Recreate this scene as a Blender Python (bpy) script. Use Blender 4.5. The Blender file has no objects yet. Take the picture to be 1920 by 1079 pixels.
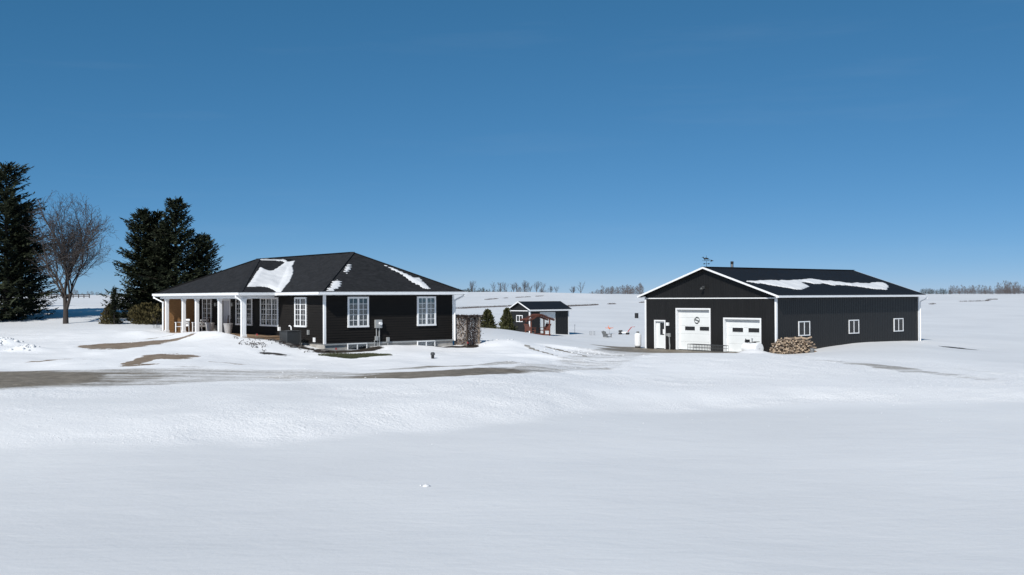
import bpy, math, random
import numpy as np
from mathutils import Vector, Matrix
random.seed(7)
R = math.radians
sc = bpy.context.scene
C = sc.collection

# ------------------------------------------------------------------ camera, sky, sun, exposure
FPX = 1950.0                                   # focal length in pixels of a 1920 wide picture
cam_d = bpy.data.cameras.new('camera')
cam_d.sensor_width = 36.0
cam_d.lens = FPX * 36.0 / 1920.0
cam_d.clip_start = 0.1
cam_d.clip_end = 20000
cam = bpy.data.objects.new('camera', cam_d)
C.objects.link(cam)
cam.location = (0, 0, 4.0)
PITCH = math.atan(17.5 / FPX)
ROLL = 0.0051
cam.rotation_euler = (Matrix.Rotation(R(90) + PITCH, 3, 'X') @ Matrix.Rotation(-ROLL, 3, 'Z')).to_euler()
sc.camera = cam

SUN_EL = R(40.0)
SX, SY = -0.446, -0.895                        # horizontal direction towards the sun
world = bpy.data.worlds.new('World')
sc.world = world
world.use_nodes = True
wn, wl = world.node_tree.nodes, world.node_tree.links
bg = wn['Background']
sky = wn.new('ShaderNodeTexSky')
sky.sky_type = 'NISHITA'
sky.sun_disc = False
sky.sun_elevation = SUN_EL
sky.sun_rotation = math.atan2(SX, SY) % (2 * math.pi)
sky.altitude = 6000
sky.air_density = 1.0
sky.dust_density = 0.0
sky.ozone_density = 10.0
# one even colour grade over the whole sky: softer contrast between zenith and horizon
sps = wn.new('ShaderNodeSeparateColor'); spc = wn.new('ShaderNodeCombineColor')
wl.new(sky.outputs[0], sps.inputs[0])
for i, (k, g) in enumerate(((0.80, 1.0), (1.39, 0.66), (1.56, 0.64))):
    pw = wn.new('ShaderNodeMath'); pw.operation = 'POWER'; pw.inputs[1].default_value = g
    ml = wn.new('ShaderNodeMath'); ml.operation = 'MULTIPLY'; ml.inputs[1].default_value = k
    wl.new(sps.outputs[i], pw.inputs[0]); wl.new(pw.outputs[0], ml.inputs[0]); wl.new(ml.outputs[0], spc.inputs[i])
# a breath of high cirrus
wtc = wn.new('ShaderNodeTexCoord'); wmp = wn.new('ShaderNodeMapping'); wmp.inputs['Scale'].default_value = (2.2, 2.2, 22.0); wmp.inputs['Rotation'].default_value = (0.0, 0.05, 0.4)
wl.new(wtc.outputs['Generated'], wmp.inputs[0])
wno = wn.new('ShaderNodeTexNoise'); wno.inputs['Scale'].default_value = 1.6; wno.inputs['Detail'].default_value = 7.0; wno.inputs['Roughness'].default_value = 0.58
wl.new(wmp.outputs[0], wno.inputs['Vector'])
wmr = wn.new('ShaderNodeMapRange'); wmr.inputs[1].default_value = 0.56; wmr.inputs[2].default_value = 0.80; wmr.inputs[3].default_value = 0.0; wmr.inputs[4].default_value = 0.03
wl.new(wno.outputs[0], wmr.inputs[0])
wmx = wn.new('ShaderNodeMix'); wmx.data_type = 'RGBA'; wmx.inputs[7].default_value = (6.0, 6.8, 7.6, 1)
wl.new(wmr.outputs[0], wmx.inputs[0]); wl.new(spc.outputs[0], wmx.inputs[6])
wl.new(wmx.outputs[2], bg.inputs[0])
bg.inputs[1].default_value = 0.1

sun_d = bpy.data.lights.new('sun', 'SUN')
sun_d.energy = 4.6
sun_d.angle = R(0.53)
sun_d.color = (1.0, 0.965, 0.91)
sun = bpy.data.objects.new('sun', sun_d)
C.objects.link(sun)
sdir = Vector((SX * math.cos(SUN_EL), SY * math.cos(SUN_EL), math.sin(SUN_EL)))
sun.rotation_euler = sdir.to_track_quat('Z', 'Y').to_euler()
sun.location = (-30, -30, 60)

vs = sc.view_settings
vs.view_transform = 'Standard'
vs.look = 'None'
vs.exposure = 0.0
vs.gamma = 1.0
vs.use_curve_mapping = False

# ------------------------------------------------------------------ helpers
class MB:
    def __init__(self):
        self.v, self.f = [], []
    def add(self, vs, fs):
        o = len(self.v)
        self.v += [tuple(p) for p in vs]
        self.f += [tuple(i + o for i in q) for q in fs]
        return self
    def box(self, x0, x1, y0, y1, z0, z1):
        x0, x1 = min(x0, x1), max(x0, x1); y0, y1 = min(y0, y1), max(y0, y1); z0, z1 = min(z0, z1), max(z0, z1)
        return self.add([(x0,y0,z0),(x1,y0,z0),(x1,y1,z0),(x0,y1,z0),(x0,y0,z1),(x1,y0,z1),(x1,y1,z1),(x0,y1,z1)],
                        [(3,2,1,0),(4,5,6,7),(0,1,5,4),(1,2,6,5),(2,3,7,6),(3,0,4,7)])
    def poly(self, *p):
        return self.add(p, [tuple(range(len(p)))])
    def bar(self, a, b, w, h, up=(0, 0, 1)):
        """rectangular bar from a to b, w across, h along up"""
        a, b = Vector(a), Vector(b); d = (b - a).normalized(); up = Vector(up)
        s = d.cross(up)
        s = s.normalized() if s.length > 1e-5 else Vector((1, 0, 0))
        t = s.cross(d).normalized()
        q = []
        for p in (a, b):
            for i, j in ((-1,-1),(1,-1),(1,1),(-1,1)):
                q.append(p + s * (i * w / 2) + t * (j * h / 2))
        return self.add(q, [(3,2,1,0),(4,5,6,7),(0,1,5,4),(1,2,6,5),(2,3,7,6),(3,0,4,7)])
    def tube(self, pts, rad, n=8, cap=True):
        """tube along a polyline; rad a number or a list"""
        pts = [Vector(p) for p in pts]; m = len(pts)
        rad = [rad] * m if not hasattr(rad, '__len__') else rad
        ref = Vector((0.31, 0.77, 0.55)); V = []
        for i, p in enumerate(pts):
            d = (pts[min(i + 1, m - 1)] - pts[max(i - 1, 0)]).normalized()
            s = d.cross(ref)
            if s.length < 1e-3: s = d.cross(Vector((1, 0, 0)))
            s.normalize(); t = s.cross(d)
            for k in range(n):
                a = 2 * math.pi * k / n
                V.append(p + s * (math.cos(a) * rad[i]) + t * (math.sin(a) * rad[i]))
        F = [(i*n+k, i*n+(k+1) % n, (i+1)*n+(k+1) % n, (i+1)*n+k) for i in range(m - 1) for k in range(n)]
        if cap:
            F += [tuple(range(n - 1, -1, -1)), tuple((m - 1) * n + k for k in range(n))]
        return self.add(V, F)
    def lathe(self, prof, c=(0, 0, 0), n=20):
        """profile [(r, z)] turned about the vertical through c"""
        V = [(c[0] + r * math.cos(2*math.pi*k/n), c[1] + r * math.sin(2*math.pi*k/n), c[2] + z) for r, z in prof for k in range(n)]
        m = len(prof)
        F = [(i*n+k, i*n+(k+1) % n, (i+1)*n+(k+1) % n, (i+1)*n+k) for i in range(m - 1) for k in range(n)]
        F += [tuple(range(n - 1, -1, -1)), tuple((m - 1) * n + k for k in range(n))]
        return self.add(V, F)
    def wb(self, pl, a0, a1, z0, z1, o0, o1):
        """box on a wall: pl 'F' is the front plane u=0 (a along v, out -u), 'S' the side plane v=0 (a along u, out -v)"""
        if pl == 'F': return self.box(-o0, -o1, a0, a1, z0, z1)
        return self.box(a0, a1, -o0, -o1, z0, z1)
    def build(self, name, m, parent=None, smooth=False, loc=None, bevel=0):
        me = bpy.data.meshes.new(name)
        me.from_pydata(self.v, [], self.f)
        me.update()
        if m is not None: me.materials.append(m)
        if smooth: me.polygons.foreach_set('use_smooth', [True] * len(me.polygons))
        o = bpy.data.objects.new(name, me)
        C.objects.link(o)
        if parent is not None: o.parent = parent
        if loc: o.location = loc
        if bevel:
            b = o.modifiers.new('bevel', 'BEVEL'); b.width = bevel; b.segments = 2; b.limit_method = 'ANGLE'
        return o

def tag(o, label=None, cat=None, group=None, kind=None):
    for k, x in (('label', label), ('category', cat), ('group', group), ('kind', kind)):
        if x: o[k] = x
    return o
def thing(name, label, cat, loc=(0, 0, 0), rz=0.0, group=None):
    o = bpy.data.objects.new(name, None)
    C.objects.link(o)
    o.location = loc; o.rotation_euler = (0, 0, rz)
    return tag(o, label, cat, group)
def stuff(o):
    o['kind'] = 'stuff'; return o

# ------------------------------------------------------------------ materials
def new_mat(name):
    m = bpy.data.materials.new(name); m.use_nodes = True
    nt = m.node_tree
    return m, nt.nodes, nt.links, nt.nodes['Principled BSDF']
def nd(N, typ, **kw):
    n = N.new(typ)
    for k, x in kw.items():
        if k.startswith('i_'):
            n.inputs[int(k[2:]) if k[2:].isdigit() else k[2:].replace('_', ' ')].default_value = x
        else: setattr(n, k, x)
    return n
def mat(name, col, rough=0.6, metal=0.0, spec=0.5, var=0.0, vscale=4.0, bump=0.0, bscale=20.0, stretch=(1, 1, 1), coat=0.0):
    m, N, L, b = new_mat(name)
    b.inputs['Base Color'].default_value = (*col, 1)
    b.inputs['Roughness'].default_value = rough
    b.inputs['Metallic'].default_value = metal
    b.inputs['Specular IOR Level'].default_value = spec
    b.inputs['Coat Weight'].default_value = coat
    if var or bump:
        tc = nd(N, 'ShaderNodeTexCoord'); mp = nd(N, 'ShaderNodeMapping')
        mp.inputs['Scale'].default_value = stretch
        L.new(tc.outputs['Object'], mp.inputs[0])
    if var:
        n = nd(N, 'ShaderNodeTexNoise', i_Scale=vscale, i_Detail=6.0, i_Roughness=0.65)
        L.new(mp.outputs[0], n.inputs['Vector'])
        r = nd(N, 'ShaderNodeMapRange', i_1=0.3, i_2=0.7, i_3=1 - var, i_4=1 + var)
        L.new(n.outputs[0], r.inputs[0])
        x = nd(N, 'ShaderNodeMix', data_type='RGBA', blend_type='MULTIPLY')
        x.inputs[0].default_value = 1.0
        x.inputs[6].default_value = (*col, 1)
        L.new(r.outputs[0], x.inputs[7])
        L.new(x.outputs[2], b.inputs['Base Color'])
        rr = nd(N, 'ShaderNodeMapRange', i_1=0.3, i_2=0.7, i_3=max(0.02, rough - var * 0.3), i_4=min(1, rough + var * 0.3))
        L.new(n.outputs[0], rr.inputs[0]); L.new(rr.outputs[0], b.inputs['Roughness'])
    if bump:
        n2 = nd(N, 'ShaderNodeTexNoise', i_Scale=bscale, i_Detail=5.0, i_Roughness=0.6)
        L.new(mp.outputs[0], n2.inputs['Vector'])
        bp = nd(N, 'ShaderNodeBump', i_Strength=min(1.0, bump), i_Distance=0.02)
        L.new(n2.outputs[0], bp.inputs['Height']); L.new(bp.outputs[0], b.inputs['Normal'])
    return m

def snow_nodes(N, L):
    """colour and normal of old wind-crusted snow, in world metres"""
    geo = nd(N, 'ShaderNodeNewGeometry')
    mp = nd(N, 'ShaderNodeMapping'); mp.inputs['Scale'].default_value = (0.75, 1.5, 1.0); mp.inputs['Rotation'].default_value = (0, 0, 0.22)
    L.new(geo.outputs['Position'], mp.inputs[0])
    big = nd(N, 'ShaderNodeTexNoise', i_Scale=0.09, i_Detail=4.0, i_Roughness=0.55)
    L.new(geo.outputs['Position'], big.inputs['Vector'])
    wind = nd(N, 'ShaderNodeTexNoise', i_Scale=1.1, i_Detail=7.0, i_Roughness=0.62, i_Distortion=0.35)
    L.new(mp.outputs[0], wind.inputs['Vector'])
    crust = nd(N, 'ShaderNodeTexNoise', i_Scale=7.0, i_Detail=5.0, i_Roughness=0.7)
    L.new(geo.outputs['Position'], crust.inputs['Vector'])
    grain = nd(N, 'ShaderNodeTexNoise', i_Scale=38.0, i_Detail=3.0, i_Roughness=0.7)
    L.new(geo.outputs['Position'], grain.inputs['Vector'])
    at = nd(N, 'ShaderNodeAttribute', attribute_name='rough')
    cm = nd(N, 'ShaderNodeMath', operation='MULTIPLY_ADD'); cm.inputs[1].default_value = 0.95; cm.inputs[2].default_value = 0.08
    L.new(at.outputs['Fac'], cm.inputs[0])
    b1 = nd(N, 'ShaderNodeBump', i_Strength=0.42, i_Distance=0.06)
    L.new(wind.outputs[0], b1.inputs['Height'])
    b2 = nd(N, 'ShaderNodeBump', i_Distance=0.09)
    L.new(cm.outputs[0], b2.inputs['Strength']); L.new(crust.outputs[0], b2.inputs['Height']); L.new(b1.outputs[0], b2.inputs['Normal'])
    b3 = nd(N, 'ShaderNodeBump', i_Strength=0.25, i_Distance=0.008)
    L.new(grain.outputs[0], b3.inputs['Height']); L.new(b2.outputs[0], b3.inputs['Normal'])
    cr = nd(N, 'ShaderNodeValToRGB')
    cr.color_ramp.elements[0].position = 0.32; cr.color_ramp.elements[0].color = (0.66, 0.67, 0.685, 1)
    cr.color_ramp.elements[1].position = 0.68; cr.color_ramp.elements[1].color = (0.73, 0.74, 0.75, 1)
    L.new(big.outputs[0], cr.inputs[0])
    sun_lift = nd(N, 'ShaderNodeAttribute', attribute_name='sun_lift')
    fm = nd(N, 'ShaderNodeMix', data_type='RGBA'); fm.inputs[7].default_value = (0.87, 0.875, 0.885, 1)   # broken snow painted paler, standing in for sun on bank and mound
    L.new(sun_lift.outputs['Fac'], fm.inputs[0]); L.new(cr.outputs[0], fm.inputs[6])
    return fm.outputs[2], b3.outputs[0], geo
def make_snow():
    m, N, L, b = new_mat('snow')
    col, nor, geo = snow_nodes(N, L)
    L.new(col, b.inputs['Base Color']); L.new(nor, b.inputs['Normal'])
    b.inputs['Roughness'].default_value = 0.55
    b.inputs['Specular IOR Level'].default_value = 0.3
    return m
def make_bare(name, c0, c1, c2, streak=(0.12, 1.3, 1.0), sscale=1.0, contrast=0.35):
    """bare ground showing through snow: vertex attribute 'bare' plus streaky noise decides where"""
    m, N, L, b = new_mat(name)
    col, nor, geo = snow_nodes(N, L)
    at = nd(N, 'ShaderNodeAttribute', attribute_name='bare')
    mp = nd(N, 'ShaderNodeMapping'); mp.inputs['Scale'].default_value = streak
    L.new(geo.outputs['Position'], mp.inputs[0])
    st = nd(N, 'ShaderNodeTexNoise', i_Scale=sscale, i_Detail=8.0, i_Roughness=0.68, i_Distortion=0.4)
    L.new(mp.outputs[0], st.inputs['Vector'])
    sp = nd(N, 'ShaderNodeTexNoise', i_Scale=5.0, i_Detail=6.0, i_Roughness=0.75)
    L.new(geo.outputs['Position'], sp.inputs['Vector'])
    mx = nd(N, 'ShaderNodeMath', operation='MULTIPLY_ADD'); mx.inputs[1].default_value = 0.45
    L.new(sp.outputs[0], mx.inputs[0]); L.new(st.outputs[0], mx.inputs[2])
    ad = nd(N, 'ShaderNodeMath', operation='ADD'); L.new(mx.outputs[0], ad.inputs[0]); L.new(at.outputs['Fac'], ad.inputs[1])
    fac = nd(N, 'ShaderNodeMapRange', i_1=1.18 - contrast * 0.3, i_2=1.18 + contrast * 0.7, i_3=0.0, i_4=1.0)
    L.new(ad.outputs[0], fac.inputs[0])
    gr = nd(N, 'ShaderNodeTexNoise', i_Scale=1.7, i_Detail=9.0, i_Roughness=0.75)
    L.new(geo.outputs['Position'], gr.inputs['Vector'])
    cr = nd(N, 'ShaderNodeValToRGB')
    e = cr.color_ramp.elements
    e[0].position = 0.3; e[0].color = (*c0, 1); e[1].position = 0.72; e[1].color = (*c2, 1)
    k = e.new(0.5); k.color = (*c1, 1)
    L.new(gr.outputs[0], cr.inputs[0])
    x = nd(N, 'ShaderNodeMix', data_type='RGBA')
    L.new(fac.outputs[0], x.inputs[0]); L.new(col, x.inputs[6]); L.new(cr.outputs[0], x.inputs[7])
    L.new(x.outputs[2], b.inputs['Base Color'])
    bp = nd(N, 'ShaderNodeBump', i_Strength=0.5, i_Distance=0.03)
    L.new(mx.outputs[0], bp.inputs['Height']); L.new(nor, bp.inputs['Normal']); L.new(bp.outputs[0], b.inputs['Normal'])
    b.inputs['Roughness'].default_value = 0.6
    b.inputs['Specular IOR Level'].default_value = 0.3
    return m

def make_shingle():
    m, N, L, b = new_mat('asphalt_shingle')
    tc = nd(N, 'ShaderNodeTexCoord')
    br = nd(N, 'ShaderNodeTexNoise', i_Scale=2.2, i_Detail=7.0, i_Roughness=0.7)
    L.new(tc.outputs['Object'], br.inputs['Vector'])
    mp = nd(N, 'ShaderNodeMapping'); mp.inputs['Scale'].default_value = (5, 5, 14)
    L.new(tc.outputs['Object'], mp.inputs[0])
    tab = nd(N, 'ShaderNodeTexVoronoi', i_Scale=1.0); L.new(mp.outputs[0], tab.inputs['Vector'])
    cr = nd(N, 'ShaderNodeValToRGB')
    cr.color_ramp.elements[0].position = 0.25; cr.color_ramp.elements[0].color = (0.016, 0.0165, 0.018, 1)
    cr.color_ramp.elements[1].position = 0.75; cr.color_ramp.elements[1].color = (0.028, 0.0285, 0.031, 1)
    L.new(br.outputs[0], cr.inputs[0])
    r = nd(N, 'ShaderNodeMapRange', i_1=0.0, i_2=1.0, i_3=0.78, i_4=1.22)
    sep = nd(N, 'ShaderNodeSeparateColor'); L.new(tab.outputs['Color'], sep.inputs[0]); L.new(sep.outputs[0], r.inputs[0])
    x = nd(N, 'ShaderNodeMix', data_type='RGBA', blend_type='MULTIPLY'); x.inputs[0].default_value = 1.0
    L.new(cr.outputs[0], x.inputs[6]); L.new(r.outputs[0], x.inputs[7])
    L.new(x.outputs[2], b.inputs['Base Color'])
    gn = nd(N, 'ShaderNodeTexNoise', i_Scale=60.0, i_Detail=2.0); L.new(tc.outputs['Object'], gn.inputs['Vector'])
    bp = nd(N, 'ShaderNodeBump', i_Strength=0.5, i_Distance=0.01); L.new(gn.outputs[0], bp.inputs['Height']); L.new(bp.outputs[0], b.inputs['Normal'])
    b.inputs['Roughness'].default_value = 0.85
    b.inputs['Specular IOR Level'].default_value = 0.2
    return m
def make_glass(name, tint=(0.75, 0.8, 0.82)):
    m, N, L, b = new_mat(name)
    out = N['Material Output']
    tr = nd(N, 'ShaderNodeBsdfTransparent'); tr.inputs[0].default_value = (*tint, 1)
    gl = nd(N, 'ShaderNodeBsdfGlossy'); gl.inputs['Roughness'].default_value = 0.03
    fr = nd(N, 'ShaderNodeFresnel'); fr.inputs[0].default_value = 1.75
    mx = nd(N, 'ShaderNodeMixShader')
    L.new(fr.outputs[0], mx.inputs[0]); L.new(tr.outputs[0], mx.inputs[1]); L.new(gl.outputs[0], mx.inputs[2])
    L.new(mx.outputs[0], out.inputs['Surface'])
    return m

M = dict(
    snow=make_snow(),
    gravel=make_bare('gravel_and_snow', (0.12, 0.10, 0.076), (0.20, 0.172, 0.134), (0.31, 0.275, 0.225)),
    dirt=make_bare('brown_yard_dirt', (0.15, 0.11, 0.075), (0.23, 0.175, 0.125), (0.34, 0.27, 0.205), streak=(0.7, 1.3, 1.0), contrast=0.07),
    soil=make_bare('wet_soil', (0.018, 0.014, 0.011), (0.03, 0.024, 0.018), (0.055, 0.045, 0.034), streak=(0.8, 1.0, 1.0), contrast=0.1),
    turf=make_bare('bare_turf', (0.02, 0.024, 0.009), (0.035, 0.04, 0.016), (0.06, 0.06, 0.028), streak=(0.8, 1.0, 1.0), contrast=0.1),
    stubble=make_bare('field_stubble', (0.07, 0.065, 0.055), (0.11, 0.10, 0.085), (0.18, 0.17, 0.15), streak=(0.05, 0.25, 1.0), contrast=0.3),
    siding=mat('dark_lap_siding', (0.0175, 0.0160, 0.0150), 0.55, spec=0.07, var=0.12, vscale=1.5, stretch=(0.6, 0.6, 6), bump=0.15, bscale=30),
    steel=mat('charcoal_steel_cladding', (0.0125, 0.0122, 0.0122), 0.36, spec=0.34, var=0.14, vscale=0.9, stretch=(2.5, 2.5, 0.35)),
    steel_roof=mat('charcoal_steel_roofing', (0.0125, 0.0135, 0.016), 0.5, spec=0.22, var=0.15, vscale=0.7, stretch=(1, 1, 1)),
    shingle=make_shingle(),
    white=mat('white_vinyl_trim', (0.80, 0.81, 0.82), 0.45, var=0.05, vscale=3.0),
    white_door=mat('white_painted_steel_door', (0.74, 0.765, 0.765), 0.4, var=0.04, vscale=1.5),
    grey_door=mat('pale_grey_painted_door', (0.42, 0.43, 0.47), 0.45, var=0.05, vscale=2.0),
    concrete=mat('concrete', (0.36, 0.345, 0.32), 0.9, var=0.25, vscale=2.2, bump=0.3, bscale=12),
    deck=mat('pressure_treated_decking', (0.25, 0.165, 0.10), 0.75, var=0.3, vscale=3, stretch=(8, 1, 8)),
    cedar=mat('stained_cedar_planks', (0.30, 0.165, 0.07), 0.6, var=0.3, vscale=4, stretch=(1.2, 1.2, 9)),
    soffit=mat('soffit', (0.42, 0.42, 0.43), 0.7),
    glass=make_glass('window_glass'),
    blind=mat('pale_blind', (0.17, 0.185, 0.19), 0.8, var=0.2, vscale=3),
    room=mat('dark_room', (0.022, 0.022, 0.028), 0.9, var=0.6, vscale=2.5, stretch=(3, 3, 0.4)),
    curtain=mat('grey_curtain', (0.30, 0.30, 0.30), 0.9, var=0.25, vscale=6, stretch=(6, 6, 0.3)),
    acgrey=mat('dark_grey_enamel', (0.055, 0.058, 0.06), 0.5, var=0.1),
    black=mat('black_metal', (0.012, 0.012, 0.013), 0.5, var=0.2, vscale=8),
    galv=mat('galvanised_steel', (0.36, 0.37, 0.38), 0.5, metal=0.35, var=0.2, vscale=9),
    greybox=mat('grey_enamel_box', (0.30, 0.31, 0.31), 0.45, var=0.06),
    pot=mat('grey_stone_planter', (0.42, 0.42, 0.43), 0.8, var=0.15, vscale=6),
    redwood=mat('red_stained_wood', (0.15, 0.048, 0.028), 0.6, var=0.3, vscale=5, stretch=(2, 2, 8)),
    bark=mat('grey_brown_bark', (0.040, 0.032, 0.028), 0.9, var=0.4, vscale=6, bump=0.5, bscale=25),
    twig=mat('purple_brown_twigs', (0.050, 0.041, 0.039), 0.85, var=0.3, vscale=3),
    spruce=mat('spruce_needles', (0.031, 0.039, 0.021), 0.7, spec=0.25, var=0.45, vscale=0.9),
    cedarleaf=mat('cedar_foliage', (0.062, 0.064, 0.025), 0.7, spec=0.25, var=0.4, vscale=3),
    juniper=mat('bronze_juniper_foliage', (0.07, 0.058, 0.022), 0.75, spec=0.25, var=0.4, vscale=3),
    vine=mat('dry_vine', (0.030, 0.019, 0.016), 0.85, var=0.4, vscale=8),
    lattice=mat('weathered_lattice', (0.30, 0.24, 0.19), 0.8, var=0.25, vscale=5),
    orange=mat('orange_paint', (0.75, 0.16, 0.03), 0.5),
    red=mat('red_plastic', (0.42, 0.05, 0.045), 0.5),
    plastic_grey=mat('faded_grey_plastic', (0.16, 0.165, 0.17), 0.6, var=0.15),
    farwood=mat('far_bare_trees', (0.085, 0.075, 0.075), 0.95, var=0.25, vscale=0.05),
    farever=mat('far_evergreens', (0.03, 0.037, 0.033), 0.95, var=0.3, vscale=0.05),
    emblem=mat('dark_sticker', (0.035, 0.045, 0.045), 0.5),
    logend=mat('split_log_end', (0.44, 0.34, 0.24), 0.85, var=0.3, vscale=7, bump=0.3, bscale=30),
    logside=mat('split_log_bark', (0.19, 0.145, 0.11), 0.9, var=0.45, vscale=9, bump=0.5, bscale=25),
    logface=mat('split_log_face', (0.33, 0.25, 0.18), 0.85, var=0.35, vscale=9, bump=0.3, bscale=25),
    rock=mat('garden_stone', (0.10, 0.095, 0.09), 0.9, var=0.4, vscale=5, bump=0.4, bscale=10),
)

# ------------------------------------------------------------------ terrain
ALPHA = math.atan(1950.0 / 2400.0)              # the three buildings share this heading
CA, SA = math.cos(ALPHA), math.sin(ALPHA)
HO = (-10.06, 55.7)                             # near corner of the house
BO = (18.0, 70.9)                               # near corner of the barn
def W(o, u, v): return (o[0] + CA * u - SA * v, o[1] + SA * u + CA * v)

def _hash(ix, iy, seed):
    h = (ix.astype(np.int64) * 374761393 + iy.astype(np.int64) * 668265263 + seed * 1442695041) & 0xffffffff
    h = ((h ^ (h >> 13)) * 1274126177) & 0xffffffff
    return ((h ^ (h >> 16)) & 0xffff) / 65535.0
def vnoise(x, y, seed=0):
    x = np.asarray(x, float); y = np.asarray(y, float)
    ix, iy = np.floor(x), np.floor(y); fx, fy = x - ix, y - iy
    fx = fx * fx * (3 - 2 * fx); fy = fy * fy * (3 - 2 * fy)
    a, b = _hash(ix, iy, seed), _hash(ix + 1, iy, seed); c, d = _hash(ix, iy + 1, seed), _hash(ix + 1, iy + 1, seed)
    return (a + (b - a) * fx) * (1 - fy) + (c + (d - c) * fx) * fy - 0.5
def fbm(x, y, seed=0, oct=4, g=0.5):
    t, a = 0.0, 1.0
    for k in range(oct):
        t = t + a * vnoise(x * 2 ** k, y * 2 ** k, seed + 17 * k); a *= g
    return t
def sstep(a, b, x):
    t = np.clip((x - a) / (b - a), 0, 1); return t * t * (3 - 2 * t)

CTRL = np.array([(-13.29,27,0.29),(-6.89,28,0.33),(-17.45,27,0.31),(-17.48,35.5,0.85),(-24.76,35.5,0.89),(-9.11,37,0.8),(-3.2,39,0.84),(0.0,41,0.89),(-2.5,30.5,0.37),(0.68,33,0.39),(-22.65,46,0.98),(-32.08,46,1.03),(-11.08,45,0.92),(-3.94,48,0.94),(0.0,49,0.91),(-33.23,72,2.03),(-26.22,71,2.13),(-46.52,72,2.1),(-28.06,57,1.42),(-21.34,57,1.39),(-36.83,57,1.47),(-22.34,66,1.91),(-14.8,55.5,1.71),(-12.41,55,1.58),(-11.6,54.5,1.32),(-12.27,52,1.18),(-9.78,54.5,1.12),(-8.0,52,0.97),(-6.72,57,1.23),(-4.72,57.5,1.13),(-2.97,58,1.01),(-2.23,62,1.21),(-0.89,58,0.94),(-0.87,85,1.35),(1.97,96,0.49),(-2.15,70,1.32),(0.0,60,1.14),(2.54,62,0.87),(1.48,72,0.93),(6.1,85,0.35),(8.49,72,0.15),(2.97,58,0.56),(3.59,50,0.57),(10.64,61,0.6),(14.94,62,0.52),(8.46,48.5,0.4),(6.63,38,0.21),(2.73,38,0.42),(17.58,63.5,0.3),(12.88,46.5,0.29),(10.38,37.5,0.24),(19.11,54,0.22),(19.35,51,0.16),(18.56,38.5,0.35),(24.58,51,0.13),(15.91,33,0.31),(26.46,38.5,0.31),(35.05,51,0.08),(21.54,70,0.37),(33.17,77,0.04),(52.49,115,0.02),(86.72,190,0.34),(150.62,330,1.03),(319.49,700,3.81),(260.62,330,0.47),(552.82,700,2.62),(22.15,180,0.84),(18.67,260,1.5),(8.21,400,3.34),(10.67,520,6.08),(68.92,560,4.8),(171.69,620,4.4),(-17.64,430,4.97),(-7.38,240,1.82),(-41.02,93,3.16),(-57.71,93,3.25),(-33.86,93,2.98),(-28.26,95,2.83),(-36.46,79,2.4),(-29.17,79,2.33),(-62.31,150,3.55),(-132.31,300,4.21),(-198.46,450,5.7),(-224.62,300,4.68),(-336.92,450,6.64),(-36.92,200,2.85),(-101.44,430,5.4),(-10.4,59.29,1.15),(-7.3,61.81,1.15),(-13.26,65.98,1.4),(-18.31,72.19,1.7),(-17.14,62.83,1.6),(-20.93,67.49,1.7),(-7.34,68.21,1.5),(-12.87,76.61,1.8),(9.51,78.18,0.0),(13.29,73.52,0.0),(16.21,70.73,0.03),(20.44,71.86,0.1),(24.84,75.17,0.42),(29.5,78.95,0.46),(32.99,81.79,0.28),(21.2,81.23,0.0),(16.79,86.66,0.1),(24.55,92.97,0.2),(16.21,81.04,0.0),(-25,6,0.25),(-25,14,0.25),(-25,21,0.25),(-10,6,0.25),(-10,14,0.25),(-10,21,0.25),(0,6,0.25),(0,14,0.25),(0,21,0.25),(10,6,0.25),(10,14,0.25),(10,21,0.25),(25,6,0.25),(25,14,0.25),(25,21,0.25),(-1080.0,900,4.5),(-450.0,900,4.5),(0,900,4.5),(450.0,900,4.5),(1080.0,900,4.5),(-3000.0,2500,3.0),(-1250.0,2500,3.0),(0,2500,3.0),(1250.0,2500,3.0),(3000.0,2500,3.0),(-200,60,2.2),(-120,50,1.2),(130,60,0.2),(150,30,0.25),(-100,20,0.3)])
def _warp(X, Y):
    Yc = np.maximum(Y, 6.0)
    return np.stack([np.clip(X / (Yc + 15.0), -2.5, 2.5) * 4.0, 2.2 * np.log(Yc + 15.0)], -1)
def _tps(r2): return 0.5 * r2 * np.log(r2 + 1e-9)
_cp = _warp(CTRL[:, 0], CTRL[:, 1]); _n = len(_cp)
_K = _tps(((_cp[:, None] - _cp[None]) ** 2).sum(-1)) + np.eye(_n) * 0.0025
_Pm = np.hstack([np.ones((_n, 1)), _cp])
_A = np.vstack([np.hstack([_K, _Pm]), np.hstack([_Pm.T, np.zeros((3, 3))])])
_w = np.linalg.solve(_A, np.concatenate([CTRL[:, 2], np.zeros(3)]))
def base_z(X, Y):
    X = np.asarray(X, float); Y = np.asarray(Y, float); q = _warp(X, Y)
    sh = X.shape; q = q.reshape(-1, 2); out = np.empty(len(q))
    for i in range(0, len(q), 20000):
        c = q[i:i + 20000]
        out[i:i + 20000] = _tps(((c[:, None] - _cp[None]) ** 2).sum(-1)) @ _w[:_n] + _w[_n] + c @ _w[_n + 1:]
    return out.reshape(sh)
def bump(X, Y, cx, cy, a, b, rot, h, p=1.0):
    c, s = math.cos(rot), math.sin(rot); dx, dy = X - cx, Y - cy
    u, v = (c * dx + s * dy) / a, (-s * dx + c * dy) / b
    return h * np.exp(-(u * u + v * v) ** p)
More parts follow.
